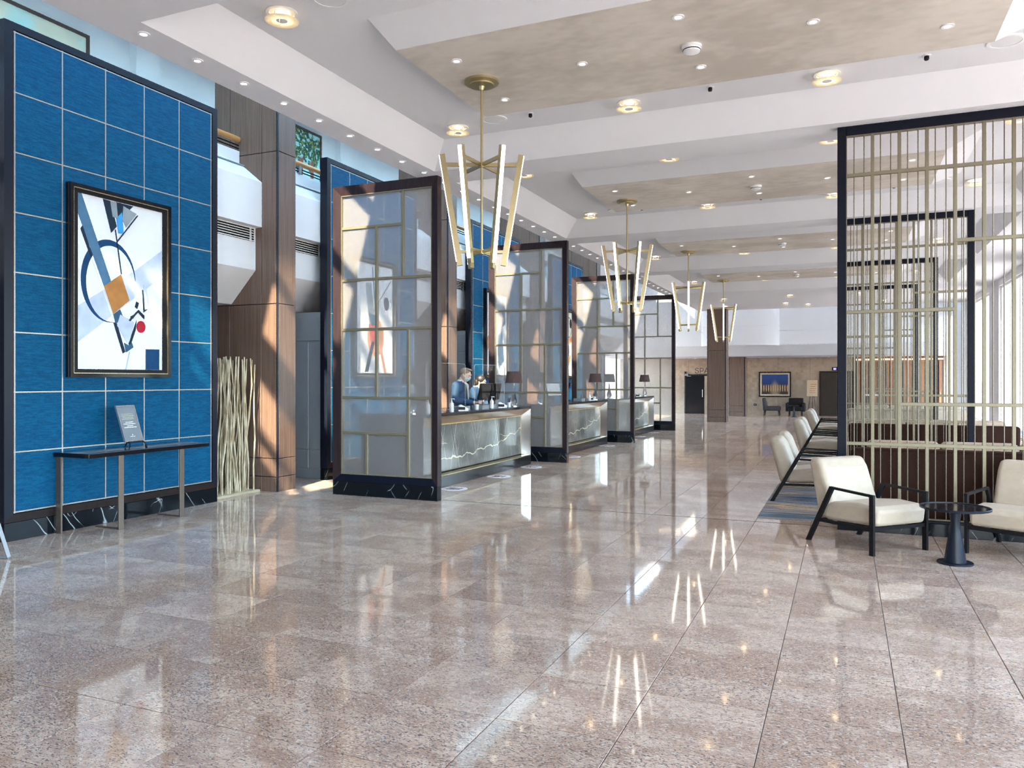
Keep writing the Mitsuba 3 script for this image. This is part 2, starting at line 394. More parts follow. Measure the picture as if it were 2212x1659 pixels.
arc = [(-4.14 + 1.62 * math.cos(t), 34.448 - .90 * math.sin(t) ** .8) for t in np.linspace(1e-4, math.pi - 1e-4, 40)]
arc2 = [(-4.14 + 1.60 * math.cos(t), 34.448 - .88 * math.sin(t) ** .8) for t in np.linspace(1e-4, math.pi - 1e-4, 40)]
solo('balcony', cat([prism(arc, 'z', 3.06, 3.66), prism(arc2, 'z', 3.66, 3.69), prism(arc, 'z', 3.69, 3.86), prism(arc2, 'z', 3.86, 3.88), prism(arc, 'z', 3.88, 5.0)]), 'm_plaster',
     'white bow-fronted balcony bulging from the parapet above the far stone wall', 'balcony', smooth=30)
struct('wall_far_upper', bx(-10.2, 4.1, 37.9, 38.1, 2.7, 8.2), 'm_plaster')
struct('wall_far_sides', cat([bx(-5.25, -5.08, 30.6, HALL_END, 4.8, 8.0), bx(-5.25, 4.1, HALL_END - .15, HALL_END, 4.8, 8.0), bx(3.8, 4.1, 30.6, 38, 4.8, 8.2)]), 'm_plaster')
w = struct('window_11', cat([bx(-8.3, 4.1, y - .08, y + .08, 7.9, 8.1) for y in (31.0, 34.4, 37.9)] + [bx(x - .06, x + .06, 30.9, 38, 7.9, 8.1) for x in np.linspace(-8.2, 4.0, 9)]), 'm_off_white')
part(w, 'solid_panel', cat([bx(-8.3, 4.1, 30.9, 33.7, 8.0, 8.06), bx(-8.3, 4.1, 35.2, 38, 8.0, 8.06)]), 'm_off_white')
part(w, 'pane', trimesh.Trimesh([(-8.3, 30.8, 8.08), (4.1, 30.8, 8.08), (4.1, 38.1, 8.08), (-8.3, 38.1, 8.08)], [[0, 1, 2], [0, 2, 3]], process=False), 'm_pane')
# slatted timber wall with a warm light line, right part of the far wall
struct('wall_timber', bx(.45, 3.8, 37.05, 37.3, 0, 2.62), 'm_wood_dark')
for a in range(20):
    x = .50 + a * .165
    part('wall_timber', 'slat', bx(x, x + .10, 36.98, 37.06, 0, 2.42, .006), 'm_slat')
part('wall_timber', 'light_line', bx(.45, 3.8, 36.97, 37.0, 2.46, 2.52), 'm_led_housing', emit=(9 * LAMP, 4.6 * LAMP, 1.4 * LAMP))

# return walls beside the blue panels (grey panelled doors) under the gallery
for k in range(4):
    y = 10.30 + (k) * P
    st = struct(f'trim_{k + 1}', bx(-8.95, -7.68, y, y + .08, 0, 2.70), 'm_bluegrey')
    for (x0, x1, z0, z1) in ((-8.9, -8.02, .48, 2.22), (-8.0, -7.70, .48, 2.22), (-8.9, -8.02, .17, .46), (-8.0, -7.70, .17, .46), (-8.9, -7.70, .01, .15), (-8.9, -7.70, 2.24, 2.62)):
        part(st, 'panel', bx(x0, x1, y - .012, y + .01, z0, z1, .004), 'm_bluegrey')

# gallery edge along the left aisle, cut between the piers
prof = [(-8.15, 4.95), (-8.15, 4.78), (-7.735, 4.452), (-7.735, 3.805), (-7.85, 3.80), (-7.85, 3.19), (-8.30, 2.715), (-9.98, 2.70), (-9.98, 4.95)]
segs = [(3.69 + k * P + .40, 8.87 + k * P) for k in range(-1, 5)]
for k, (a, b) in enumerate(segs):
    g = thing('gallery', ['first', 'second', 'third', 'fourth', 'fifth', 'sixth'][k] + ' visible bay of the white upper gallery edge, counted from the left' if k < 4 else ['', '', '', '', 'white upper gallery edge behind the farthest glass screen', 'white upper gallery edge at the very end of the left aisle'][k], 'gallery', 'bays of the upper gallery')
    part(g, 'fascia', prism(prof, 'y', a, b), 'm_plaster')
    part(g, 'reveal', bx(-8.1, -8.05, a, b, 4.72, 4.735), 'm_grout')
    gy0, gy1 = a + .15, b - .04
    part(g, 'vent_recess', bx(-7.862, -7.846, gy0, gy1, 3.60, 3.79), 'm_black')
    for s in range(6):
        z = 3.605 + s * .035
        part(g, 'vent_slat', bx(-7.848, -7.838, gy0, gy1, z, z + .012), 'm_off_white')
    for s in range(int((gy1 - gy0) / .9) + 1):
        yy = gy0 + .9 * s
        part(g, 'vent_mullion', bx(-7.85, -7.835, yy, yy + .03, 3.595, 3.80), 'm_off_white')
    rl = thing('gallery_railing', f'amber wood handrail over black rails on the gallery edge, {["nearest the camera", "left of the first wood pier", "beside the tree painting", "beyond the second wood pier", "beyond the third wood pier", "farthest along the aisle"][k]}', 'railing', 'gallery railings')
    part(rl, 'handrail', cyl((-8.15, a + .05, 5.115), (-8.15, b - .02, 5.115), .042, 16), 'm_handrail', smooth=40)
    for z in (4.985, 5.03):
        part(rl, 'rail', cyl((-8.15, a + .02, z), (-8.15, b - .02, z), .010, 8), 'm_black', smooth=40)
    for s in range(1, 5):
        yy = a + (b - a) * s / 5
        part(rl, 'post', bx(-8.175, -8.125, yy - .03, yy + .03, 4.951, 5.09), 'm_plastic_grey')

# wood-clad piers
def pier(k):
    y0, y1 = 8.87 + k * P, 9.27 + k * P
    c = thing('column', ['brown wood-clad pier between the bundle of branches and the nearest glass screen', 'brown wood-clad pier behind the standing receptionist', 'brown wood-clad pier behind the second reception desk', 'brown wood-clad pier at the far end of the left aisle'][k], 'column', 'wood piers along the left aisle')
    part(c, 'core', bx(-8.60, -7.475, y0 + .02, y1 - .02, 0, 6.74), 'm_trim_dark')
    zs = [(0, .205), (.215, .47), (.48, 2.69), (2.70, 4.875), (4.885, 6.70)]
    for z0, z1 in zs:
        for x0, x1 in ((-8.62, -8.335), (-8.325, -7.745), (-7.737, -7.478)):
            part(c, 'panel', bx(x0, x1, y0, y0 + .03, z0, z1, .003), 'm_wood')
        part(c, 'panel', bx(-7.48, -7.45, y0 + .028, y1 - .005, z0, z1, .003), 'm_wood')
        part(c, 'panel', bx(-8.62, -7.478, y1 - .03, y1, z0, z1, .003), 'm_wood')
    part(c, 'corner_trim', bx(-7.482, -7.452, y0 + .002, y0 + .03, 0, 6.72), 'm_trim_dark')
for k in range(4): pier(k)
def far_column(x0, x1, y0, y1, h, label):
    c = thing('column', label, 'column')
    part(c, 'core', bx(x0 + .012, x1 - .012, y0 + .012, y1 - .012, 0, h), 'm_trim_dark')
    for z0, z1 in ((.0, .19), (.20, .47), (.48, min(2.72, h)), (2.73, h)):
        if z1 <= z0 + .05: continue
        part(c, 'panel', bx(x0 + .03, x1 - .05, y0, y0 + .02, z0, z1, .003), 'm_wood')
        part(c, 'panel', bx(x1 - .02, x1, y0 + .03, y1 - .03, z0, z1, .003), 'm_wood')
        part(c, 'panel', bx(x0, x0 + .02, y0 + .03, y1 - .03, z0, z1, .003), 'm_wood')
far_column(-4.83, -4.12, 30.1, 30.75, 4.32, 'taller brown wood-clad column standing in front of the SPA sign')
far_column(-4.72, -4.02, 35.3, 35.9, 2.64, 'shorter brown wood-clad column left of the blue night painting')

# ------------------------------------------------------------------ blue wall panels with pictures
PX = -7.6
COLY = [5.149, 5.662, 6.183, 6.704, 7.226, 7.754]
ROWZ = [.283 + (5.067 - .283) * i / 8 for i in range(9)]
cell_cache = {}
PNAME = ['tall blue fabric panel wall at the left edge, behind the console table', 'tall blue fabric panel wall behind the nearest glass screen', 'tall blue fabric panel wall behind the standing receptionist', 'tall blue fabric panel wall behind the second reception desk']
for k in range(4):
    o = k * P
    t = thing('blue_panel', PNAME[k], 'wall panel', 'framed blue panels along the left aisle')
    part(t, 'backing', bx(PX - .125, PX - .012, 5.06 + o, 7.84 + o, .19, 5.15), 'm_black')
    fz0, fz1, fy0, fy1 = .186, 5.16, 5.04 + o, 7.862 + o
    iy0, iy1, iz0, iz1 = COLY[0] - .018 + o, COLY[-1] + .018 + o, ROWZ[0] - .018, ROWZ[-1] + .018
    def bev(y0, y1, z0, z1, Y0, Y1, Za, Zb): return hull([(PX + .005, a, b) for a, b in ((y0, z0), (y0, z1), (y1, z1), (y1, z0))] + [(PX - .125, a, b) for a, b in ((y0, z0), (y1, z1))] + [])
    def rail(c):  # mitred frame side: outer two corners, inner two corners
        return hull([(x, a, b) for a, b in c for x in (PX - .128, PX + .006)] )
    part(t, 'frame', rail([(fy0, fz0), (fy0, fz1), (iy0, iz1), (iy0, iz0)]), 'm_blue_black')
    part(t, 'frame', rail([(fy1, fz0), (fy1, fz1), (iy1, iz1), (iy1, iz0)]), 'm_blue_black')
    part(t, 'frame', rail([(fy0, fz1), (fy1, fz1), (iy1, iz1), (iy0, iz1)]), 'm_blue_black')
    part(t, 'frame', rail([(fy0, fz0), (fy1, fz0), (iy1, iz0), (iy0, iz0)]), 'm_espresso')
    part(t, 'plinth', bx(PX - .128, PX + .004, fy0, fy1, 0, fz0 - .002, .003), 'm_black_marble')
    for c in range(5):
        for r in range(8):
            y0, y1, z0, z1 = COLY[c] + .0085, COLY[c + 1] - .0085, ROWZ[r] + .0085, ROWZ[r + 1] - .0085
            if (c, r) not in cell_cache:
                cell_cache[c, r] = mikit.ply(bx(PX - .03, PX, y0, y1, z0, z1, .003), 'm_blue')
            part(t, 'panel', cell_cache[c, r], to_world=T().translate([0, o, 0]))
    for y in COLY: part(t, 'inlay', bx(PX - .03, PX + .0015, y + o - .007, y + o + .007, iz0 + .006, iz1 - .006), 'm_inlay')
    for z in ROWZ: part(t, 'inlay', bx(PX - .03, PX + .0015, iy0 + .006, iy1 - .006, z - .007, z + .007), 'm_inlay')

ART = {'A1': srgb(188, 200, 222), 'A2': srgb(74, 112, 142), 'A3': srgb(22, 42, 58), 'A4': srgb(224, 224, 222), 'A5': srgb(176, 120, 66), 'A6': srgb(52, 88, 116),
       'A7': srgb(176, 34, 52), 'A8': srgb(14, 62, 104), 'A9': srgb(138, 148, 154), 'A10': srgb(62, 150, 208), 'A11': srgb(208, 140, 96), 'A12': srgb(18, 20, 22), 'A13': srgb(226, 218, 200), 'A14': srgb(196, 70, 60)}
for kk, v in ART.items():
    def fn(p, n, uv, v=v):
        return mi.Color3f(v) * (.82 + .36 * fbm(p.y * 9, p.z * 9, 2.0, 3))
    mat('m_art' + kk[1:], fn, .6, spec=.2)
art1 = [
    ('A1', [(-.566,-.276),(.174,.199),(.567,.497),(.567,.18),(-.566,-.668)]), ('RING', None),
    ('A2', [(-.566,.957),(-.51,.948),(-.144,.042),(-.235,-.023),(-.566,.757)]), ('A3', [(-.524,.565),(-.497,.604),(-.377,.293),(-.396,.262)]),
    ('A4', [(-.388,.266),(-.361,.2),(-.089,-.412),(-.116,-.417)]), ('A5', [(-.235,-.023),(-.014,.133),(.1,-.151),(-.116,-.323)]),
    ('A6', [(-.116,-.328),(-.026,-.265),(.008,-.335),(-.086,-.444)]), ('A3', [(-.116,-.417),(-.069,-.428),(.042,-.744),(.008,-.763)]),
    ('A1', [(-.026,-.323),(.165,-.398),(.086,-.669),(-.069,-.45)]), ('A3', [(.196,-.373),(.183,-.486),(.112,-.668),(.081,-.657)]),
    ('A6', [(.025,-.642),(.086,-.669),(.13,-.638),(.151,-.689),(.051,-.751)]), ('A8', [(.326,-.705),(.519,-.701),(.517,-.945),(.324,-.945)]),
    ('A3', [(-.248,.942),(-.161,.939),(-.072,.668),(-.144,.585)]), ('A3', [(-.077,.943),(.148,.938),(.103,.896),(-.001,.776),(-.069,.763)]),
    ('A9', [(-.161,.939),(-.077,.938),(-.06,.764),(-.128,.766)]), ('A10', [(-.077,.761),(-.006,.841),(.017,.603),(-.052,.594)]),
    ('A9', [(.011,.917),(.192,.858),(.051,.68),(-.001,.761)]), ('A3', [(.192,-.157),(.224,-.172),(.201,-.239),(.174,-.219)]),
    ('A3', [(.273,-.014),(.282,-.013),(.304,-.245),(.346,-.234),(.293,-.272)]), ('A1', [(.293,.045),(.328,.007),(.35,-.234),(.304,-.24)]),
    ('A3', [(.112,-.335),(.148,-.317),(.148,-.355),(.118,-.364)]), ('A3', [(.219,-.252),(.3,-.313),(.297,-.351),(.21,-.275)]),
    ('A3', [(.086,-.381),(.21,-.26),(.221,-.271),(.103,-.39)]), ('A3', [(-.094,.628),(-.089,.628),(-.011,.138),(-.016,.137)]),
    ('A3', [(.203,.845),(.21,.84),(-.067,.491),(-.074,.496)]), ('A1', [(.093,-.743),(.1,-.742),(.051,-.947),(.041,-.947)]), ('RED', None)]
def ell(cx, cy, a, b, n=48): return Polygon([(cx + a * math.cos(t), cy + b * math.sin(t)) for t in np.linspace(0, 2 * math.pi, n, endpoint=False)])
canvas = sbox(-.566, -.948, .566, .948)
art2 = [('A11', ell(.02, -.32, .26, .34)), ('A14', [(-.2, -.1), (.05, -.05), (.0, -.45), (-.12, -.5)]), ('A5', [(.02, -.08), (.24, -.2), (.2, -.45), (.05, -.4)]),
        ('A9', [(-.3, .6), (-.12, .62), (-.02, .05), (-.18, -.1)]), ('A6', [(-.2, .1), (.1, .05), (.05, -.1), (-.12, -.12)]), ('A3', [(-.32, -.92), (-.22, -.92), (-.02, -.4), (-.1, -.38)]),
        ('A11', [(.28, -.94), (.36, -.94), (.16, -.4), (.1, -.4)]), ('A12', ell(.36, .30, .085, .115)), ('A2', [(-.1, .9), (-.07, .9), (.02, .2), (-.01, .2)]), ('A3', [(-.05, .15), (.5, .72), (.505, .71), (-.04, .14)])]
art3 = [('A11', [(-.566, -.1), (.0, .3), (.1, .1), (-.566, -.4)]), ('A3', [(-.5, -.9), (-.4, -.9), (-.2, .2), (-.28, .2)]), ('A9', ell(.1, .5, .25, .25)), ('A2', [(.1, -.8), (.4, -.6), (.3, .1), (.0, .0)]), ('A8', [(.3, .2), (.5, .3), (.45, .9), (.3, .8)])]
art4 = [('A12', ell(.05, .50, .22, .30).difference(ell(.05, .50, .20, .28))), ('A12', ell(.18, .62, .1, .14)), ('A11', [(-.566, -.05), (.566, .35), (.566, .2), (-.566, -.25)]), ('A3', ell(-.15, -.2, .2, .28)),
        ('A5', [(-.4, -.9), (.1, -.3), (.2, -.4), (-.25, -.93)]), ('A12', ell(.35, -.7, .06, .09))]
def picture(k, shapes, label, bg='m_canvas'):
    o = k * P
    t = thing('painting', label, 'painting', None)
    yc, zc = 6.366 + o, 2.667
    X0 = PX + .002
    W, H = .668, 1.036
    def ringp(w0, h0, w1, h1): return sbox(-w0, -h0, w0, h0).difference(sbox(-w1, -h1, w1, h1))
    at = lambda g: affinity.translate(g, yc, zc)
    part(t, 'frame', prism(at(ringp(W, H, W - .04, H - .04)), 'x', X0, X0 + .075), 'm_blackgloss')
    part(t, 'frame_bead', prism(at(ringp(W - .040, H - .040, W - .049, H - .049)), 'x', X0, X0 + .068), 'm_brass_dull', label='thin gold bead')
    part(t, 'frame_slip', prism(at(ringp(W - .049, H - .049, .566, .948)), 'x', X0, X0 + .052), 'm_black')
    part(t, 'canvas', bx(X0, X0 + .036, yc - .57, yc + .57, zc - .952, zc + .952), bg)
    for q, (m_, g) in enumerate(shapes):
        if m_ == 'RING': g, m_ = ell(-.167, .04, .352, .462, 72).difference(ell(-.138, .01, .318, .427, 72)).difference(Polygon([(-.05, -.5), (.3, -.6), (.3, .08), (.1, .08)])), 'A8'
        elif m_ == 'RED': g, m_ = ell(.253, -.446, .057, .068), 'A7'
        elif not hasattr(g, 'geom_type'): g = Polygon(g)
        g = g.buffer(0).intersection(canvas)
        if g.is_empty: continue
        part(t, 'painted_shape', prism(at(g), 'x', X0 + .03, X0 + .0368 + .0005 * q), 'm_art' + m_[1:])
picture(0, art1, 'large abstract painting with a blue ring, ochre square and red dot, above the console table')
picture(1, art2, 'abstract painting with an orange oval and a black dot, seen through the nearest glass screen')
picture(2, art3, 'black framed abstract painting on the blue panel behind the standing receptionist')
picture(3, art4, 'black framed abstract painting with a thin black ring on cream, beyond the second glass screen', 'm_art13')

# console table, sign on an easel, the foot of a board stand
ct = thing('console_table', 'slim dark console table on flat bronze legs against the left blue panel', 'console table')
part(ct, 'tabletop', bx(-7.585, -7.06, 5.55, 7.18, .800, .845, .004), 'm_blackgloss')
part(ct, 'leg', bx(-7.57, -7.49, 5.565, 5.583, 0, .80, .002), 'm_dull_bronze')
for y in (5.99, 6.82): part(ct, 'leg', bx(-7.14, -7.122, y - .032, y + .032, 0, .80, .002), 'm_dull_bronze')
part(ct, 'foot_bar', bar((-7.13, 5.99, .006), (-7.5, 5.99, .006), .03, .012), 'm_dull_bronze')
part(ct, 'foot_bar', bar((-7.13, 6.82, .006), (-7.5, 6.82, .006), .03, .012), 'm_dull_bronze')

SM = T().translate([-7.262, 6.27, .932]).rotate([0, 0, 1], 90).rotate([0, 0, 1], 8).rotate([1, 0, 0], 72)   # sign plane: x right, y up, z towards the viewer
sg = thing('sign', 'small tilted dark notice in a silver frame on the console table', 'sign')
part(sg, 'panel', bx(-.125, .125, .0, .39, -.012, .0), 'm_plastic_grey', to_world=SM)
part(sg, 'frame', prism(sbox(-.14, -.015, .14, .405).difference(sbox(-.125, 0, .125, .39)), 'z', -.014, .006), 'm_steel', to_world=SM)
mat('m_ink_gold', [.42, .40, .28], .6); mat('m_ink_white', [.82, .84, .88], .6)
rr = random.Random(3)
def line_words(w, y, h):
    x, out = -w, []
    while x < w - .006:
        q = min(rr.uniform(.008, .028), w - x); out.append(bx(x, x + q, y, y + h * rr.uniform(.75, 1.0), 0, .0012)); x += q + .0035
    return cat(out)
for q, (w, y) in enumerate(((.088, .300), (.094, .280), (.078, .262), (.092, .244))): part(sg, 'text_line', line_words(w, y, .008), 'm_ink_gold', to_world=SM)
for q, (w, y) in enumerate(((.055, .206), (.092, .186), (.042, .164), (.092, .146))): part(sg, 'text_line', line_words(w, y, .009), 'm_ink_white', to_world=SM)
part(sg, 'text_line', line_words(.04, .042, .006), 'm_ink_white', to_world=SM)
part(sg, 'logo', hull([(x, y, z) for z in (0, .0012) for x, y in ((-.004, .056), (.004, .056), (.006, .064), (0, .074), (-.006, .064))]), 'm_ink_white', to_world=SM)
ez = thing('easel', 'small black tabletop easel holding the silver-framed notice', 'easel')
for s in (-1, 1):
    y = 6.27 + s * .085
    part(ez, 'leg', tube([(-7.235, y, .918), (-7.215, y + s * .012, .905), (-7.20, y + s * .02, .875), (-7.21, y + s * .025, .85), (-7.195, y + s * .035, .853)], .007, 8), 'm_black', smooth=40)
part(ez, 'leg', tube([(-7.33, 6.27, .98), (-7.40, 6.27, .853)], .007, 8), 'm_black', smooth=40)
part(ez, 'ledge', bar((-7.245, 6.17, .915), (-7.245, 6.37, .915), .03, .014), 'm_black')

bs = thing('board_stand', 'silver metal foot of a leaning board stand cut by the left edge of the photo', 'board stand')
part(bs, 'leg', bar((-6.885, 4.61, .015), (-6.99, 4.30, 1.25), .028, .03), 'm_stand_metal')
part(bs, 'foot', tube([(-6.885, 4.61, .012), (-7.0, 4.56, .012), (-7.35, 4.42, .012)], .014, 12), 'm_stand_metal', smooth=40)
part(bs, 'leg', bar((-7.35, 4.42, .015), (-7.30, 4.14, 1.25), .028, .03), 'm_stand_metal')
part(bs, 'board', bar((-7.135, 4.50, .20), (-7.15, 4.25, 1.25), .40, .02, up=(.3, 1, 0)), 'm_plastic_grey')

# bundle of branches
bb = thing('branch_screen', 'standing screen of pale dry branches between the first blue panel and the wood pier', 'decoration')
part(bb, 'base', bx(-8.12, -7.70, 7.92, 8.80, 0, .035, .004), 'm_wicker')
rb = random.Random(11)
for q in range(46):
    y0 = 7.97 + .78 * (q + rb.random()) / 46; x0 = rb.uniform(-8.06, -7.77)
    y1 = min(max(y0 + rb.gauss(0, .11), 7.93), 8.80); x1 = min(max(x0 + rb.gauss(0, .08), -8.1), -7.74)
    h = 1.86 + rb.uniform(-.06, .07); r0 = rb.uniform(.009, .015)
    pts = []
    for s in range(6):
        u = s / 5
        pts.append((x0 + (x1 - x0) * u + rb.gauss(0, .012) * (0 < s < 5), y0 + (y1 - y0) * u + rb.gauss(0, .016) * (0 < s < 5), .03 + (h - .03) * u))
    m = cat([cyl(pts[s], pts[s + 1], r0 * (1 - .05 * s), 7, r0 * (1 - .05 * (s + 1))) for s in range(5)])
    part(bb, 'branch', m, 'm_branch', smooth=50)

# pictures on the gallery wall
def foliage(p, n, uv):
    a = fbm(p.y * 2.2, p.z * 2.2, 3.0, 4); b = noise(p.y * 16, p.z * 16, 2.0)
    c = mix((.42, .72, .70), (.70, .66, .50), smoothstep(.3, .7, a))
    return c
def treepic(p, n, uv):
    sky_ = mix((.25, .66, .70), (.55, .80, .72), noise(p.y * 3, p.z * 3, 1.0))
    d = dr.sqrt(dr.square((p.y - 12.35) / 1.0) + dr.square((p.z - 6.25) / .42)) + .5 * (fbm(p.y * 6, p.z * 6, 2.0, 3) - .5)
    b = fbm(p.y * 34, p.z * 34, 4.0, 2)
    leaf = mix((.015, .075, .05), (.22, .26, .07), smoothstep(.45, .75, b))
    leaf = mix(leaf, (.30, .60, .60), smoothstep(.66, .72, noise(p.y * 20, p.z * 20, 11.0)))
    c = mix(sky_, leaf, smoothstep(1.02, .92, d))
    tr = smoothstep(.07, .055, dr.abs(p.y - 12.55 - .05 * (p.z - 5.8))) + smoothstep(.06, .045, dr.abs(p.y - 12.9 + .03 * (p.z - 5.8)))
    c = mix(c, (.30, .09, .05), dr.clip(tr, 0, 1) * smoothstep(6.1, 5.98, p.z))
    fl = smoothstep(.62, .7, noise(p.y * 22, p.z * 22, 9.0)) * smoothstep(5.62, 5.55, p.z)
    return mix(c, (.65, .10, .25), fl * .8)
mat('m_gallery_art', foliage, .7); mat('m_tree_art', treepic, .7)
def wallpic(y0, y1, z0, z1, m_, label):
    t = thing('painting', label, 'painting')
    g = sbox(y0, z0, y1, z1)
    part(t, 'frame', prism(g.difference(g.buffer(-.045, join_style=2)), 'x', -9.998, -9.94), 'm_wood_dark')
    part(t, 'canvas', prism(g.buffer(-.045, join_style=2), 'x', -9.998, -9.96), m_)
wallpic(5.2, 7.83, 5.0, 6.53, 'm_gallery_art', 'large turquoise and cream painting on the gallery wall above the first blue panel')
wallpic(11.2, 13.2, 4.95, 6.64, 'm_tree_art', 'painting of two leafy trees on the gallery wall above the rail')

# ------------------------------------------------------------------ ribbed glass screens on the left
SX = dict(o0=-6.60, i0=-6.474, va=-5.908, vb=-5.49, vc=-5.405, vd=-6.069, i1=-5.033, o1=-4.935)
SNAME = ['bronze-framed ribbed glass screen nearest the camera, left of the first reception desk', 'second bronze-framed ribbed glass screen, between the first and second reception desks', 'third bronze-framed ribbed glass screen, between the second and third reception desks', 'farthest bronze-framed ribbed glass screen, behind the third reception desk']
screen_proto = []
def build_screen():
    L = screen_proto
    def add(n, m, b, smooth=False): L.append((n, mikit.ply(m, b, smooth)))
    Y0, Y1 = -.055, .055
    s = SX; zt, zb, it, ib = 4.30, .19, 4.17, .29
    add('plinth', bx(s['o0'], s['o1'], Y0, Y1, 0, zb - .002, .003), 'm_black_marble')
    def mitre(c, d=.04):  # frame side bevelled back towards the glass on both faces
        o, i = c[:2], c[2:]
        return hull([(a, y, b) for a, b in o for y in (Y0, Y1)] + [(a, y, b) for a, b in i for y in (Y0 + .022, Y1 - .022)])
    add('frame', mitre([(s['o0'], zb), (s['o0'], zt), (s['i0'], it), (s['i0'], ib)]), 'm_frame')
    add('frame', mitre([(s['o1'], zb), (s['o1'], zt), (s['i1'], it), (s['i1'], ib)]), 'm_frame')
    add('frame', mitre([(s['o0'], zt), (s['o1'], zt), (s['i1'], it), (s['i0'], it)]), 'm_frame')
    add('frame', mitre([(s['o0'], zb), (s['o1'], zb), (s['i1'], ib), (s['i0'], ib)]), 'm_black_frame')
    add('edge_bead', prism(sbox(s['i0'], ib, s['i1'], it).difference(sbox(s['i0'] + .010, ib + .010, s['i1'] - .010, it - .010)), 'y', -.036, .036), 'm_gold')
    w = .019
    H = {'h1': (3.714, s['i0'], s['vb']), 'h2': (2.99, s['i0'], s['i1']), 'h3': (2.30, s['i0'], s['i1']), 'h4': (1.356, s['i0'], s['i1']), 'h5': (.868, s['i0'], s['vc'])}
    V = {'va': (s['va'], 1.356, 3.714), 'vb': (s['vb'], 2.99, it), 'vc': (s['vc'], ib, 2.30), 'vd': (s['vd'], ib, .868)}
    for z, a, b in H.values(): add('glazing_bar', bx(a, b, -.022, .022, z - w, z + w, .003), 'm_gold')
    for x, a, b in V.values(): add('glazing_bar', bx(x - w, x + w, -.023, .023, a, b, .003), 'm_gold')
    i0, i1, va, vb, vc, vd = s['i0'], s['i1'], s['va'], s['vb'], s['vc'], s['vd']
    for x0, x1, z0, z1 in ((i0, vb, 3.714, it), (vb, i1, 2.99, it), (i0, va, 2.99, 3.714), (va, vb, 2.99, 3.714), (i0, va, 2.30, 2.99), (va, i1, 2.30, 2.99),
                           (i0, va, 1.356, 2.30), (va, vc, 1.356, 2.30), (vc, i1, 1.356, 2.30), (i0, vc, .868, 1.356), (vc, i1, ib, 1.356), (i0, vd, ib, .868), (vd, vc, ib, .868)):
        add('glass_pane', trimesh.Trimesh([(x0, 0, z0), (x1, 0, z0), (x1, 0, z1), (x0, 0, z1)], [[0, 1, 2], [0, 2, 3]], process=False), 'm_ribbed_glass')
build_screen()
for k in range(4):
    t = thing('glass_screen', SNAME[k], 'partition', 'ribbed glass screens on the left')
    for n, d in screen_proto: part(t, n, d, to_world=T().translate([0, 9.065 + k * P, 0]))

# ------------------------------------------------------------------ open brass lattice screens on the right
lat_proto = []
def build_lattice():
    def add(n, m, b): lat_proto.append((n, mikit.ply(m, b)))
    x0, x1, i0, i1, zt, it, zb = -.073, 1.885, .014, 1.798, 4.30, 4.205, .10
    add('plinth', bx(x0, x1, -.055, .055, 0, zb + .03, .003), 'm_black_marble')
    for a, b, c, d in ((x0, i0, zb + .03, zt), (i1, x1, zb + .03, zt)): add('frame', bx(a, b, -.055, .055, c, d, .004), 'm_black_frame')
    add('frame', bx(i0, i1, -.055, .055, it, zt, .004), 'm_black_frame')
    add('frame', bx(i0, i1, -.055, .055, zb + .03, zb + .06, .004), 'm_black_frame')
    tk = [.014 + .2549 * q for q in range(1, 7)]
    for x in tk: add('wide_bar', bx(x - .0165, x + .0165, -.018, .018, zb + .05, it, .003), 'm_gold')
    for x in [.014 + .2549 * (q + f) for q in range(7) for f in (.30, .68)]: add('thin_rod', cyl((x, 0, zb + .05), (x, 0, it), .0055, 8), 'm_gold_rod')
    for z, a, b in ((3.783, i0, i1), (3.024, tk[3], i1), (2.325, i0, tk[3]), (1.349, tk[1], i1), (.925, i0, i1)): add('cross_bar', bx(a, b, -.02, .02, z - .018, z + .018, .003), 'm_gold')
    add('edge_bead', prism(sbox(i0, zb + .06, i1, it).difference(sbox(i0 + .008, zb + .068, i1 - .008, it - .008)), 'y', -.03, .03), 'm_gold')
build_lattice()
LN = ['black-framed brass lattice screen at the right, directly behind the big cream armchair', 'second black-framed brass lattice screen seen through the nearest one', 'third black-framed brass lattice screen seen through the nearer two', 'farthest black-framed brass lattice screen on the right']
for k in range(4):
    t = thing('lattice_screen', LN[k], 'partition', 'brass lattice screens on the right')
    for n, d in lat_proto: part(t, n, d, to_world=T().translate([0, 9.05 + k * P, 0]))

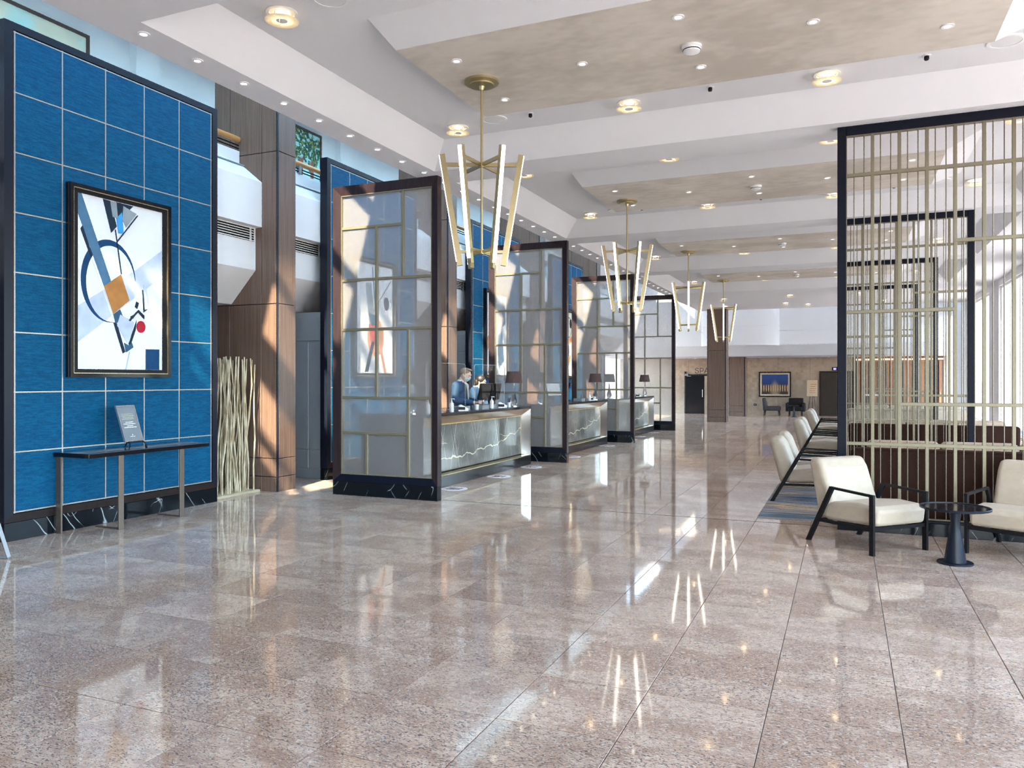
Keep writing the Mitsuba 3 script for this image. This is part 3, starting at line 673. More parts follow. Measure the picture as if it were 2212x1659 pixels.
# ------------------------------------------------------------------ reception desks
ORD = ['nearest', 'second', 'third']
desk_proto = []
def build_desk():
    def add(n, m, b, smooth=False, lab=None): desk_proto.append((n, mikit.ply(m, b, smooth), lab))
    YA, YB, XF, XB, ZT = 9.62, 13.74, -5.50, -6.55, 1.105
    ma, mb, mx = 9.76, 13.61, -5.655
    add('body', bx(XB, -5.70, YA + .012, YB - .012, .02, 1.05), 'm_espresso')
    add('end_panel', bx(XB, XF, YA, YA + .014, .0, 1.06, .003), 'm_espresso')
    add('end_panel', bx(XB, XF, YB - .014, YB, .0, 1.06, .003), 'm_black')
    add('countertop', bx(XB - .05, XF + .005, YA - .005, YB + .005, 1.06, ZT, .005), 'm_black_stone')
    add('plinth', bx(-5.72, XF, YA + .014, YB - .014, 0, .165, .003), 'm_black_stone')
    mid = (ma + mb) / 2
    for a, b in ((ma, mid - .0015), (mid + .0015, mb)): add('marble_slab', bx(mx - .03, mx, a, b, .20, .915, .002), 'm_grey_marble')
    add('bronze_band', hull([(x, y, z) for x, y0, y1, z in ((XF, YA + .015, YB - .015, 1.058), (mx, ma, mb, .93)) for y in (y0, y1)] + [(mx - .02, y, 1.055) for y in (ma, mb)]), 'm_bronze_mirror')
    for s, (ye, ym) in enumerate(((YA + .014, ma), (YB - .014, mb))):
        add('mirror_return', hull([(XF, ye, .166), (XF, ye, 1.056), (mx, ym, .20), (mx, ym, .925), (mx - .02, ye, .166), (mx - .02, ye, 1.05)]), 'm_mirror')
    add('gold_trim', bx(mx - .01, mx + .014, ma, mb, .915, .931, .002), 'm_brass')
    add('gold_trim', bx(-5.70, XF + .004, YA + .014, YB - .014, .166, .185, .002), 'm_brass')
    add('gold_trim', bx(mx - .01, mx + .010, mb - .012, mb, .2, .915, .002), 'm_brass')
build_desk()
for k in range(3):
    t = thing('reception_desk', ['nearest reception desk, grey veined marble front with bronze band and black top', 'second reception desk, grey marble front, between the second and third glass screens', 'third and farthest reception desk, marble front only partly visible past the third screen'][k], 'reception desk', 'reception desks')
    for n, d, lab in desk_proto: part(t, n, d, to_world=T().translate([0, k * P, 0]))
DZ = 1.106

# lamps on the desks
lamp_proto = []
def build_lamp():
    def add(n, m, b, s=False): lamp_proto.append((n, mikit.ply(m, b, s)))
    add('base', lathe([(0, 0), (.062, 0), (.062, .012), (.045, .018), (0, .018)], n=28), 'm_chrome', 40)
    pr = [(0, .019), (.04, .02), (.062, .05), (.068, .085), (.060, .13), (.042, .19), (.024, .26), (.014, .33), (.011, .40), (0, .402)]
    add('glass_body', lathe(pr, n=32), 'm_glass', 45)
    add('stem', cyl((0, 0, .39), (0, 0, .60), .007, 10), 'm_brass', 40)
    sh = trimesh.creation.revolve(np.array([(.165, .44), (.128, .655), (.126, .655), (.163, .44), (.165, .44)]), sections=40)
    add('shade', sh, 'm_shade', 40)
    add('shade_ring', cat([bar((-.126, 0, .645), (.126, 0, .645), .005, .004), bar((0, -.126, .645), (0, .126, .645), .005, .004)]), 'm_brass')
    add('bulb', ball((0, 0, .53), .035, 2), 'm_led_housing', True)
build_lamp()
LSPOT = [(-5.72, 13.42, 0, 'far end'), (-5.84, 9.90, 0, 'near end')]
for k in range(3):
    for (x, y, a, w_) in LSPOT:
        t = thing('table_lamp', f'brown-shaded lamp with glass teardrop base on the {w_} of the {ORD[k]} reception desk', 'table lamp', 'desk lamps')
        for n, d in lamp_proto:
            part(t, n, d, to_world=place(x, y + k * P, DZ), emit=(5 * LAMP, 3.4 * LAMP, 1.9 * LAMP) if n == 'bulb' else None)

# small things on the desks
def sanitizer(x, y, label, s=1.0):
    t = thing('sanitizer_bottle', label, 'pump bottle', 'white pump bottles')
    M = place(x, y, DZ, .3)
    part(t, 'bottle', lathe([(0, 0), (.032, 0), (.034, .004), (.034, .125), (.030, .138), (.013, .147), (.013, .152), (0, .152)], n=24), 'm_plastic_white', 40, to_world=M)
    part(t, 'label', lathe([(.0342, .03), (.0347, .03), (.0347, .10), (.0342, .10)], n=24), 'm_paper', 40, to_world=M)
    part(t, 'mark', bx(.0342, .0355, -.008, .008, .055, .075), 'm_art10', to_world=M)
    part(t, 'pump', cat([cyl((0, 0, .152), (0, 0, .172), .012, 14), cyl((0, 0, .172), (0, 0, .20), .005, 8), bar((-.014, 0, .202), (.045, 0, .202), .014, .010), cyl((.043, 0, .203), (.046, 0, .188), .004, 8)]), 'm_plastic_white', 40, to_world=M)
def terminal(x, y, a, label):
    t = thing('card_terminal', label, 'card terminal', 'card payment terminals')
    M = place(x, y, DZ, a)
    part(t, 'body', hull([(-.09, s, .0) for s in (-.045, .045)] + [(.07, s, 0) for s in (-.045, .045)] + [(-.085, s, .085) for s in (-.04, .04)] + [(-.05, s, .10) for s in (-.045, .045)] + [(.075, s, .035) for s in (-.043, .043)]), 'm_plastic_white', to_world=M)
    part(t, 'screen', hull([(-.028 + .09 * u, s, .094 - .044 * u + o) for u in (0, 1) for s in (-.036, .036) for o in (0, .004)]), 'm_screen', to_world=M)
    part(t, 'grip', bx(-.088, .02, -.049, -.046, .015, .06), 'm_black', to_world=M)
def tray(x, y, a, label):
    t = thing('desk_tray', label, 'tray', 'grey desk trays')
    M = place(x, y, DZ, a)
    part(t, 'box', cat([bx(-.10, .10, -.14, .14, 0, .008), bx(-.10, -.092, -.14, .14, 0, .065), bx(.092, .10, -.14, .14, 0, .065), bx(-.10, .10, -.14, -.132, 0, .065), bx(-.10, .10, .132, .14, 0, .065)]), 'm_plastic_grey', to_world=M)
    part(t, 'pen', cyl((.02, .03, .01), (.035, .035, .15), .005, 8), 'm_black', to_world=M)
def monitor(x, y, a, label, face='m_screen'):
    t = thing('monitor', label, 'monitor', 'desk monitors')
    M = place(x, y, DZ, a)
    R_ = T(M).translate([0, 0, .12]).rotate([0, 1, 0], -16)
    part(t, 'case', bx(-.018, .018, -.24, .24, 0, .32, .006), 'm_matte_black', to_world=R_)
    part(t, 'screen', bx(.0175, .0195, -.228, .228, .015, .305), face, to_world=R_)
    part(t, 'stand', bar((-.02, 0, .16), (-.06, 0, .005), .06, .02, up=(1, 0, 0)), 'm_matte_black', to_world=M)
    part(t, 'foot', bx(-.13, .07, -.11, .11, 0, .010, .003), 'm_matte_black', to_world=M)
def cup(x, y, label, m_='m_plastic_white'):
    t = thing('pen_cup', label, 'cup', 'cups on the desks')
    M = place(x, y, DZ)
    part(t, 'cup', lathe([(0, 0), (.034, 0), (.038, .085), (.035, .085), (.032, .006), (0, .006)], n=20), m_, 40, to_world=M)
    for q in range(3): part(t, 'pen', cyl((.01 * q - .01, 0, .01), (.02 * q - .02, .01 * (q - 1), .15 + .01 * q), .004, 7), 'm_black', to_world=M)
sanitizer(-5.62, 10.72, 'white pump bottle left of the receptionist at the near part of the desk')
sanitizer(-5.66, 12.30, 'white pump bottle in front of the black monitor on the nearest desk')
tray(-5.72, 10.28, 0, 'grey tray with a pen beside the first screen, leftmost on the desk')
tray(-5.83, 11.45, 0, 'grey tray behind the left card terminal')
tray(-5.76, 12.05, 0, 'grey tray left of the middle pump bottle')
tray(-5.83, 12.58, 0, 'grey tray behind the right card terminal')
terminal(-5.66, 11.22, .5, 'white card terminal with dark screen in front of the receptionist')
terminal(-5.66, 12.78, .5, 'white card terminal between the pump bottle and the desk lamp')
cup(-5.70, 11.78, 'clear cup of pens right of the left card terminal')
cup(-5.68, 13.10, 'small white cup of pens just left of the desk lamp')
monitor(-6.25, 13.42, math.pi - .55, 'black desk monitor beside the second receptionist')
for q, (y0, y1, w_) in enumerate(((10.50, 11.85, 'in front of the receptionist'), (12.20, 13.50, 'in front of the black monitor'))):
    t = thing('acrylic_shield', f'clear acrylic sneeze shield {w_} on the nearest desk', 'screen', 'acrylic shields')
    g = sbox(y0, DZ + .012, y1, DZ + .77).buffer(-.05).buffer(.05)
    ring = g.difference(g.buffer(-.004))
    v, f = trimesh.creation.triangulate_polygon(g.buffer(-.004), engine='earcut')
    part(t, 'sheet', trimesh.Trimesh(np.c_[np.full(len(v), -5.95), v], f, process=False), 'm_acrylic')
    part(t, 'edge', prism(ring, 'x', -5.953, -5.947), 'm_plastic_white')
    for yy in (y0 + .15, y1 - .15): part(t, 'foot', bx(-6.02, -5.88, yy - .01, yy + .01, DZ, DZ + .02, .003), 'm_plastic_white')
sanitizer(-5.62, 17.80, 'white pump bottle beside the monitors on the second reception desk')
terminal(-5.66, 18.15, .5, 'card terminal left of the lamp on the second reception desk')
monitor(-6.12, 16.75, -.35, 'white-backed tilted monitor on the second reception desk', 'm_plastic_white')
monitor(-6.10, 17.35, math.pi + .1, 'black tilted monitor right of the white one on the second desk')
tray(-5.74, 17.40, 0, 'grey tray in front of the monitors on the second desk')
cup(-5.68, 18.38, 'white cup in front of the lamp base on the second desk')
terminal(-5.66, 22.75, .5, 'card terminal on the third reception desk')
sanitizer(-5.66, 10.05, 'white pump bottle seen through the nearest glass screen')

# ------------------------------------------------------------------ people
def limb(pts, rad):
    out = None
    for a, b, ra, rb_ in zip(pts[:-1], pts[1:], rad[:-1], rad[1:]):
        h = man(rhull([(a, ra), (b, rb_)])); out = h if out is None else out + h
    return out
def soft(mf, L=.014, it=12):
    m = tri(mf.refine_to_length(L)); m.merge_vertices(); trimesh.smoothing.filter_taubin(m, iterations=it); return m
def ellip(c, r, n=3):
    m = trimesh.creation.icosphere(n, 1.0); m.apply_scale(r); m.apply_translation(c); return m
def person(label, x, y, a, hair, female=False, sc=1.0):
    t = thing('person', label, 'person')
    M = place(x, y, 0, a).scale(sc)
    sw = .17 if female else .195
    tilt = .12
    pel, che, nb, hd = (0, 0, .98), (.03, 0, 1.34), (.055, 0, 1.53), (.115, 0, 1.665)
    arms = {}
    for s in (-1, 1):
        arms[s] = [(.035, s * sw, 1.45), (.04, s * (sw + .075), 1.19), (.31, s * .15, 1.145), (.38, s * .12, 1.135)]
    Rh = trimesh.transformations.rotation_matrix(.30, [0, 1, 0], [.07, 0, 1.56])
    hr = lambda m: xf(m, Rh)
    # continuous body: legs, trunk, neck, head, arms and hands
    body = limb([pel, che, nb], [.13, .12, .065]) + limb([nb, (.09, 0, 1.60)], [.058, .055])
    head = man(ellip(hd, (.098, .078, .118))) + man(ellip((.145, 0, 1.60), (.058, .055, .060))) + man(ellip((.212, 0, 1.650), (.018, .013, .022), 2)) + man(ellip((.195, 0, 1.692), (.03, .055, .018), 2))
    for s in (-1, 1): head = head + man(ellip((.095, s * .080, 1.655), (.024, .010, .034), 2))
    body = body + man(hr(tri(head)))
    for s in (-1, 1):
        body = body + limb([(0, s * .09, .95), (.01, s * .095, .52), (-.01, s * .095, .09), (.06, s * .095, .045)], [.085, .058, .042, .035])
        body = body + limb(arms[s][:3], [.055, .045, .030])
        wr, pa = np.array(arms[s][2]), np.array(arms[s][3])
        body = body + limb([wr, pa], [.028, .034]) + limb([pa, pa + [.03, 0, -.005]], [.032, .03])
        for f in range(4):
            b0 = pa + [.035, (f - 1.5) * .019, 0]; ln = (.062, .072, .068, .05)[f]
            body = body + limb([b0, b0 + [ln * .55, (f - 1.5) * .003, .004], b0 + [ln, (f - 1.5) * .004, -.016]], [.0095, .0088, .0075])
        th = pa + [.0, -s * .03, -.002]
        body = body + limb([th, th + [.03, -s * .018, -.006], th + [.055, -s * .015, -.014]], [.011, .010, .008])
    part(t, 'body', soft(body, .016, 8), 'm_skin', True, to_world=M)
    jk = limb([(0, 0, .86), (.0, 0, 1.05), che, (.045, 0, 1.46)], [.165, .155, .158, .10]) + limb([(.03, -sw, 1.455), (.03, sw, 1.455)], [.078, .078]) + limb([(.03, -sw * .6, 1.40), (.03, sw * .6, 1.40)], [.12, .12])
    for s in (-1, 1): jk = jk + limb(arms[s][:3], [.078, .062, .046])
    part(t, 'jacket', soft(jk, .02, 10), 'm_suit', True, to_world=M)
    part(t, 'shirt', hull([(.207, 0, 1.15), (.178, -.065, 1.47), (.178, .065, 1.47), (.10, -.07, 1.535), (.10, .07, 1.535), (.12, 0, 1.2), (.203, -.03, 1.32), (.203, .03, 1.32)]), 'm_shirt', to_world=M)
    part(t, 'collar', cat([hull([(.04 + .07 * math.cos(q), .072 * math.sin(q), z) for q in np.linspace(0, 2 * math.pi, 18) for z in (1.505, 1.56)])]), 'm_shirt', 30, to_world=M)
    for s in (-1, 1):
        part(t, 'lapel', hull([(.198, s * .01, 1.14), (.198, s * .05, 1.20), (.176, s * .10, 1.42), (.176, s * .062, 1.47), (.12, s * .085, 1.52), (.185, s * .05, 1.42), (.17, s * .03, 1.14), (.15, s * .09, 1.42)]), 'm_suit_grey', to_world=M)
    tr = limb([(0, -.05, .95), (0, .05, .95)], [.15, .15])
    for s in (-1, 1): tr = tr + limb([(0, s * .09, .93), (.01, s * .097, .50), (-.01, s * .097, .10)], [.115, .085, .068])
    part(t, 'trousers', soft(tr, .02, 8), 'm_suit', True, to_world=M)
    for s in (-1, 1): part(t, 'shoe', rhull([((-.04, s * .097, .045), .045), ((.14, s * .10, .034), .034), ((.06, s * .1, .055), .045)]), 'm_black', 40, to_world=M)
    if female:
        hm = man(ellip((.085, 0, 1.695), (.115, .096, .112))) + man(ellip((.03, 0, 1.62), (.075, .092, .13))) - man(ellip((.20, 0, 1.625), (.095, .075, .105)))
    else:
        hm = man(ellip((.09, 0, 1.700), (.107, .087, .098))) - man(ellip((.185, 0, 1.635), (.100, .12, .095))) - man(bx(-.1, .3, -.2, .2, 1.4, 1.652))
        hm = hm + man(ellip((.14, .0, 1.778), (.075, .05, .022)))
    part(t, 'hair', hr(soft(hm, .014, 4)), hair, True, to_world=M)
    part(t, 'face_mask', hr(tri(man(ellip((.148, 0, 1.615), (.072, .067, .055))) + man(ellip((.20, 0, 1.635), (.034, .028, .03))) - man(bx(-.1, .128, -.2, .2, 1.4, 1.9)))), 'm_mask', 40, to_world=M)
    for s in (-1, 1):
        part(t, 'mask_loop', hr(tube([(.14, s * .069, 1.63), (.10, s * .083, 1.665)], .0025, 6)), 'm_paper', to_world=M)
        part(t, 'eye', hr(ellip((.196, s * .032, 1.682), (.010, .013, .007), 2)), 'm_black', True, to_world=M)
person('person standing in a blue suit and pale surgical mask, looking down behind the nearest desk', -6.80, 13.25, .10, 'm_hair_blond', sc=1.03)
person('dark-haired person in a blue suit half hidden behind the first person and the monitor', -7.18, 14.75, .15, 'm_hair_dark', True, .955)

# ------------------------------------------------------------------ floor stickers with shoe prints
SPOTS = [(-5.28, 10.15, 'at the left end of the nearest desk'), (-5.28, 11.75, 'before the middle of the nearest desk'), (-5.30, 13.25, 'before the lamp end of the nearest desk'), (-5.24, 15.35, 'just past the second glass screen'), (-5.32, 18.25, 'before the second reception desk'), (-5.32, 20.45, 'just past the third glass screen'), (-5.36, 21.6, 'before the third reception desk'), (-5.36, 23.4, 'near the farthest glass screen')]
ring_p = mikit.ply(prism(Point(0, 0).buffer(.20, 32), 'z', 0, .0022), 'm_sticker')
def shoe(s):
    sole = affinity.scale(Point(.03, s * .055).buffer(.5, 16), .16, .074, origin=(.03, s * .055))
    heel = affinity.scale(Point(-.085, s * .050).buffer(.5, 12), .075, .058, origin=(-.085, s * .05))
    return prism(sole, 'z', .002, .003), prism(heel, 'z', .002, .003)
shoes = [mikit.ply(m_, 'm_sticker_dark') for s in (-1, 1) for m_ in shoe(s)]
for x, y, w_ in SPOTS:
    t = thing('floor_sticker', f'round white floor sticker with dark shoe prints {w_}', 'floor sticker', 'queue stickers on the floor')
    part(t, 'disc', ring_p, to_world=place(x, y, .0003, math.pi))
    for n, d in zip(('sole_print', 'heel_print') * 2, shoes): part(t, n, d, to_world=place(x, y, .0003, math.pi))

# ------------------------------------------------------------------ ceiling lights
dl_ring = mikit.ply(trimesh.creation.annulus(.028, .048, .008, sections=24), 'm_off_white', 40)
dl_lens = mikit.ply(trimesh.Trimesh(*(lambda t: (np.c_[0.028 * np.cos(t), 0.028 * np.sin(t), t * 0], np.array([[0, q + 1, q] for q in range(1, len(t) - 1)])))(np.arange(20) * 2 * np.pi / 20), process=False), 'm_led_housing')
def downlight(x, y, z, label, group, e=26, tint=(1, .88, .68), s=1.0):
    t = thing('downlight', label, 'ceiling light', group)
    part(t, 'ring', dl_ring, to_world=T().translate([x, y, z - .003]).scale(s))
    part(t, 'lens', dl_lens, to_world=T().translate([x, y, z - .0015]).scale(s), emit=[e * LAMP * c for c in tint])
for q in range(38):
    downlight(-5.025, 4.427 + .5485 * q, Z0, 'small round downlight in the long row along the white soffit edge above the reception aisle', 'soffit edge downlights')
BN = ['first', 'second', 'third', 'fourth']
for k in range(4):
    for x, y, w_ in ((-3.18, 6.16, 'near the canopy, front'), (-2.17, 6.66, 'left of centre'), (-3.17, 7.2, 'near the canopy, back'), (-1.2, 6.10, 'before the smoke detector'), (-.23, 6.6, 'right of centre'), (.76, 7.11, 'back right corner'), (-1.2, 7.15, 'behind the smoke detector'), (.80, 6.08, 'front right corner')):
        downlight(x, y + k * P, Z2 - .004, f'small round downlight in the {BN[k]} beige ceiling panel, {w_}', f'downlights of the {BN[k]} beige panel', tint=(1, .93, .80))
gl = {}
def build_gl():
    gl['rim'] = mikit.ply(lathe([(.10, -.002), (.125, -.002), (.125, -.010), (.10, -.010), (.10, -.002)], n=32), 'm_off_white', 40)
    gl['bulb'] = mikit.ply(lathe([(0, -.03), (.026, -.026), (.034, -.012), (.034, -.003), (0, -.003)], n=20), 'm_led_housing', 40)
    gl['pin'] = [mikit.ply(cyl((.075 * math.cos(q), .075 * math.sin(q), -.004), (.075 * math.cos(q), .075 * math.sin(q), -.075), .003, 6), 'm_chrome') for q in (.4, 2.5, 4.6)]
    t = np.linspace(0, 2 * np.pi, 41)[:-1]
    v = np.vstack([np.c_[.045 * np.cos(t), .045 * np.sin(t), t * 0 - .072], np.c_[.135 * np.cos(t), .135 * np.sin(t), t * 0 - .072]])
    n = len(t); f = [[q, (q + 1) % n, n + (q + 1) % n] for q in range(n)] + [[q, n + (q + 1) % n, n + q] for q in range(n)]
    gl['glass_disc'] = mikit.ply(trimesh.Trimesh(v, f, process=False), 'm_frosted')
build_gl()
def glass_light(x, y, z, label, group):
    t = thing('ceiling_lamp', label, 'ceiling lamp', group)
    M = T().translate([x, y, z])
    part(t, 'rim', gl['rim'], to_world=M); part(t, 'bulb', gl['bulb'], to_world=M, emit=(26 * LAMP, 18 * LAMP, 10 * LAMP))
    for d in gl['pin']: part(t, 'pin', d, to_world=M)
    part(t, 'glass_disc', gl['glass_disc'], to_world=M)
XN = {-4.19: 'leftmost', -2.13: 'second from left', -.16: 'third from left', 1.79: 'rightmost'}
for k in range(4):
    for x in (-4.19, -2.13, -.16, 1.79):
        for y in (5.04, 8.15):
            if k == 0 and y < 6 and x > -4: continue
            glass_light(x, y + k * P, Z1, f'glass disc ceiling lamp, {XN[x]} in the {"near" if y < 6 else "far"} row of the {BN[k]} bay', f'glass disc lamps of the {BN[k]} bay')
for x, y in ((-3.7, 26.4), (-1.6, 26.0), (.4, 26.2), (-1.9, 28.6), (-1.2, 29.3), (-4.0, 29.0), (1.2, 29.0)):
    glass_light(x, y, Z0, 'round glass disc lamp on the flat ceiling beyond the last brass chandelier', 'glass disc lamps of the flat ceiling')
det = [lathe([(0, 0), (.085, 0), (.085, -.018), (0, -.018)], n=32), lathe([(0, -.018), (.075, -.018), (.070, -.05), (.045, -.062), (0, -.064)], n=32)]
det_ply = [mikit.ply(det[0], 'm_plastic_white', 40), mikit.ply(det[1], 'm_plastic_white', 40), mikit.ply(lathe([(.0735, -.034), (.075, -.034), (.0742, -.040), (.0728, -.040), (.0735, -.034)], n=32), 'm_black')]
for k in range(4):
    t = thing('smoke_detector', f'white dome smoke detector on the {BN[k]} beige ceiling panel', 'smoke detector', 'smoke detectors')
    for n, d in zip(('base', 'dome', 'slot'), det_ply): part(t, n, d, to_world=T().translate([-1.2, 6.68 + k * P, Z2 - .004]))
sp_ply = [mikit.ply(lathe([(.125, 0), (.15, 0), (.148, -.010), (.125, -.012), (.125, 0)], n=40), 'm_off_white', 40), mikit.ply(lathe([(0, -.002), (.125, -.002), (.125, -.008), (0, -.012)], n=40), 'm_led_housing', 40)]
for k in range(4):
    for x, y, w_ in ((-3.68, 8.06, 'far left corner'), (1.30, 7.97, 'far right corner'), (-3.69, 5.0, 'near left corner')):
        t = thing('ceiling_speaker', f'flat round ceiling speaker at the {w_} of the {BN[k]} beige panel', 'speaker', 'ceiling speakers')
        for n, d in zip(('rim', 'grille'), sp_ply): part(t, n, d, to_world=T().translate([x, y + k * P, Z1]))
    for x, w_ in ((-3.23, 'left'), (-1.26, 'middle'), (.69, 'right')):
        t = thing('ceiling_sensor', f'small dark ceiling sensor, {w_} one beyond the {BN[k]} beige panel', 'sensor', 'small ceiling sensors')
        M = T().translate([x, 8.05 + k * P, Z1])
        part(t, 'base', lathe([(0, 0), (.04, 0), (.036, -.006), (0, -.007)], n=24), 'm_plastic_white', 40, to_world=M)
        part(t, 'eye', lathe([(0, -.007), (.020, -.007), (.022, -.03), (.016, -.042), (0, -.043)], n=20), 'm_black', 40, to_world=M)

# ------------------------------------------------------------------ brass chandeliers
def chandelier(x, y, th0, label):
    t = thing('chandelier', label, 'chandelier', 'brass tube chandeliers')
    M = place(x, y, 0, th0)
    part(t, 'canopy', lathe([(0, 4.45), (.165, 4.45), (.165, 4.425), (.12, 4.415), (.12, 4.40), (0, 4.395)], n=40), 'm_brass', 40, to_world=M)
    part(t, 'canopy', lathe([(0, 4.4), (.03, 4.4), (.02, 4.36), (0, 4.36)], n=24), 'm_brass', 40, to_world=M, label='small brass collar')
    part(t, 'rod', cyl((0, 0, 2.80), (0, 0, 4.40), .0125, 16), 'm_brass', 40, to_world=M)
    part(t, 'hub', lathe([(0, 3.68), (.026, 3.675), (.026, 3.625), (0, 3.62)], n=20), 'm_brass', 40, to_world=M)
    part(t, 'hub', lathe([(0, 2.85), (.024, 2.845), (.024, 2.80), (0, 2.795)], n=20), 'm_brass', 40, to_world=M)
    for q in range(6):
        A_ = T(M).rotate([0, 0, 1], 60.0 * q)
        part(t, 'arm', bar((.01, 0, 3.65), (.345, 0, 3.65), .018, .034), 'm_brass', to_world=A_)
        part(t, 'arm', bar((.01, 0, 2.822), (.215, 0, 2.822), .016, .028), 'm_brass', to_world=A_)
        top, bot = np.array((.375, 0, 3.745)), np.array((.205, 0, 2.69))
        d = (top - bot) / np.linalg.norm(top - bot); nrm = np.array((d[2], 0, -d[0]))
        hs = part(t, 'stick', bar(bot, top, .040, .050, up=nrm), 'm_brass', to_world=A_)
        tb = bar(bot + nrm * .028 + d * .045, top + nrm * .028 - d * .006, .036, .012, up=nrm)
        part(hs, 'light_tube', tb, 'm_led_housing', to_world=A_, emit=(6.5 * LAMP, 6.1 * LAMP, 5.3 * LAMP))
CL = ['nearest brass chandelier of six slanted light tubes hanging from the first beige panel', 'second brass chandelier of slanted light tubes from the front', 'third brass chandelier of slanted light tubes, left of the far column', 'farthest and smallest brass chandelier, in front of the tall far column']
for k, (y, a) in enumerate(((6.68, 25.5), (12.05, 15.0), (17.32, 40.4), (22.7, 37.8))):
    chandelier(-3.18, y, math.radians(a), CL[k])

# ------------------------------------------------------------------ cream lounge chairs, tables, rugs, sofas
chair_proto = []
def soft_block(profile, y0, y1, r=.035):
    """upholstery: side profile (x, z) rounded, swept across y with rounded ends"""
    pg = Polygon(profile).buffer(-r, join_style=2).buffer(0)
    c = np.array(pg.exterior.coords)[:-1]
    return hull(np.vstack([ball((x, y, z), r, 2).vertices for x, z in c for y in (y0 + r, y1 - r)]))
def build_chair():
    def add(n, m, b, s=False): chair_proto.append((n, mikit.ply(m, b, s)))
    add('seat', soft_block([(-.26, .232), (.385, .262), (.402, .40), (.34, .442), (.12, .452), (-.24, .41)], -.31, .31, .045), 'm_cream', 50)
    add('backrest', soft_block([(-.33, .235), (-.17, .25), (-.15, .42), (-.27, .74), (-.335, .825), (-.44, .825), (-.47, .78)], -.31, .31, .058), 'm_cream', 50)
    for s in (-1, 1):
        y = s * .335
        add('leg', bar((.36, y, 0), (.36, y, .552), .026, .046, up=(1, 0, 0)), 'm_black')
        add('leg', hull([(x, yy, z) for yy in (y - .013, y + .013) for x, z in ((-.455, 0), (-.403, 0), (-.140, .572), (-.100, .545))]), 'm_black')
        add('armrest', bar((.383, y, .541), (-.138, y, .561), .028, .022), 'm_black')
    for s in (-1, 1): add('side_rail', bar((.36, s * .325, .235), (-.30, s * .325, .222), .022, .03), 'm_black')
    add('front_rail', bar((.355, -.33, .238), (.355, .33, .238), .022, .032), 'm_black')
    add('rear_rail', bar((-.295, -.33, .222), (-.295, .33, .222), .022, .032), 'm_black')
build_chair()
def lounge_chair(x, y, a, label, z=0.0):
    t = thing('armchair', label, 'armchair', 'cream lounge chairs with black frames')
    for n, d in chair_proto: part(t, n, d, to_world=place(x, y, z, a))
RUG_T = .012
A1 = math.atan2(-.70, .714)
lounge_chair(.205, 8.265, A1, 'big cream armchair in the foreground, left of the small black round table')
lounge_chair(1.50, 8.42, math.radians(-118), 'cream armchair cut by the right edge of the photo, right of the small black table')
for k, ys in enumerate(((11.06, 12.12), (16.0, 17.12), (21.0, 22.15))):
    for q, y in enumerate(ys):
        lounge_chair(-.45, y, 0.0, f'{["nearest", "second", "third", "fourth", "fifth", "farthest"][2 * k + q]} cream armchair in the side-on row left of the lattice screens', RUG_T)

tb_p = []
def build_table():
    def add(n, m, b, s=False): tb_p.append((n, mikit.ply(m, b, s)))
    add('foot', lathe([(0, 0), (.142, 0), (.142, .012), (.138, .016), (0, .016)], n=48), 'm_blue_black', 40)
    add('column', lathe([(0, .016), (.088, .016), (.050, .27), (.046, .275), (.036, .36), (.050, .47), (0, .472)], n=40), 'm_blue_black', 40)
    add('tabletop', lathe([(0, .472), (.245, .472), (.262, .480), (.262, .488), (0, .488)], n=56), 'm_blackgloss', 40)
    add('rim', lathe([(.262, .474), (.277, .478), (.279, .492), (.274, .497), (.264, .494), (.262, .474)], n=56), 'm_blue_black', 40)
build_table()
for x, y, z, lab in ((.885, 7.75, 0, 'small black round side table with a conical foot between the two front armchairs'), (.62, 11.6, RUG_T, 'small black round table in front of the nearest pair of row armchairs'), (.62, 16.55, RUG_T, 'small black round table in front of the second pair of row armchairs')):
    t = thing('side_table', lab, 'side table', 'black round side tables')
    for n, d in tb_p: part(t, n, d, to_world=place(x, y, z))

for k in range(3):
    y0 = 9.42 + k * 5.05
    solo('rug', prism([(-.935, y0), (-.02, y0), (-.02, y0 + 1.2), (2.3, y0 + 1.2), (2.3, y0 + 3.15), (-.935, y0 + 3.15)], 'z', .0005, RUG_T), 'm_rug', ['blue and grey streaked rug under the nearest pair of row armchairs', 'blue and grey streaked rug under the second pair of row armchairs', 'blue and grey streaked rug under the farthest pair of row armchairs'][k], 'rug', 'streaked rugs')

def sofa(k, m_, label, h=.86):
    t = thing('sofa', label, 'sofa', 'sofas behind the lattice screens')
    M = place(0, 9.22 + k * P, .0)
    x0, x1 = .06, 2.55
    part(t, 'base', bx(x0 + .05, x1 - .05, .1, .95, .07, .30, .01), m_, to_world=M)
    part(t, 'backrest', rbox(x0, x1, 0, .24, .08, h, .045), m_, 40, to_world=M)
    n = 3
    for q in range(n):
        a, b = x0 + .16 + (x1 - x0 - .32) * q / n, x0 + .16 + (x1 - x0 - .32) * (q + 1) / n
        part(t, 'back_cushion', rbox(a + .004, b - .004, .17, .40, .42, h + .075, .06), 'm_tan_leather' if m_ == 'm_brown_leather' else m_, 40, to_world=M)
        part(t, 'seat_cushion', rbox(a + .004, b - .004, .24, .98, .29, .46, .05), 'm_tan_leather' if m_ == 'm_brown_leather' else m_, 40, to_world=M)
    for a in (x0 - .04, x1 - .14): part(t, 'armrest', rbox(a, a + .18, .02, .98, .07, .66, .06), 'm_tan_leather' if m_ == 'm_brown_leather' else m_, 40, to_world=M)
    for a in (x0 + .08, x1 - .08):
        for b in (.10, .90): part(t, 'leg', cyl((a, b, .0), (a, b, .08), .022, 10), 'm_black', to_world=M)
sofa(0, 'm_brown_leather', 'dark brown leather sofa with its back to the nearest lattice screen')
sofa(1, 'm_brown_leather', 'dark brown leather sofa behind the second lattice screen')
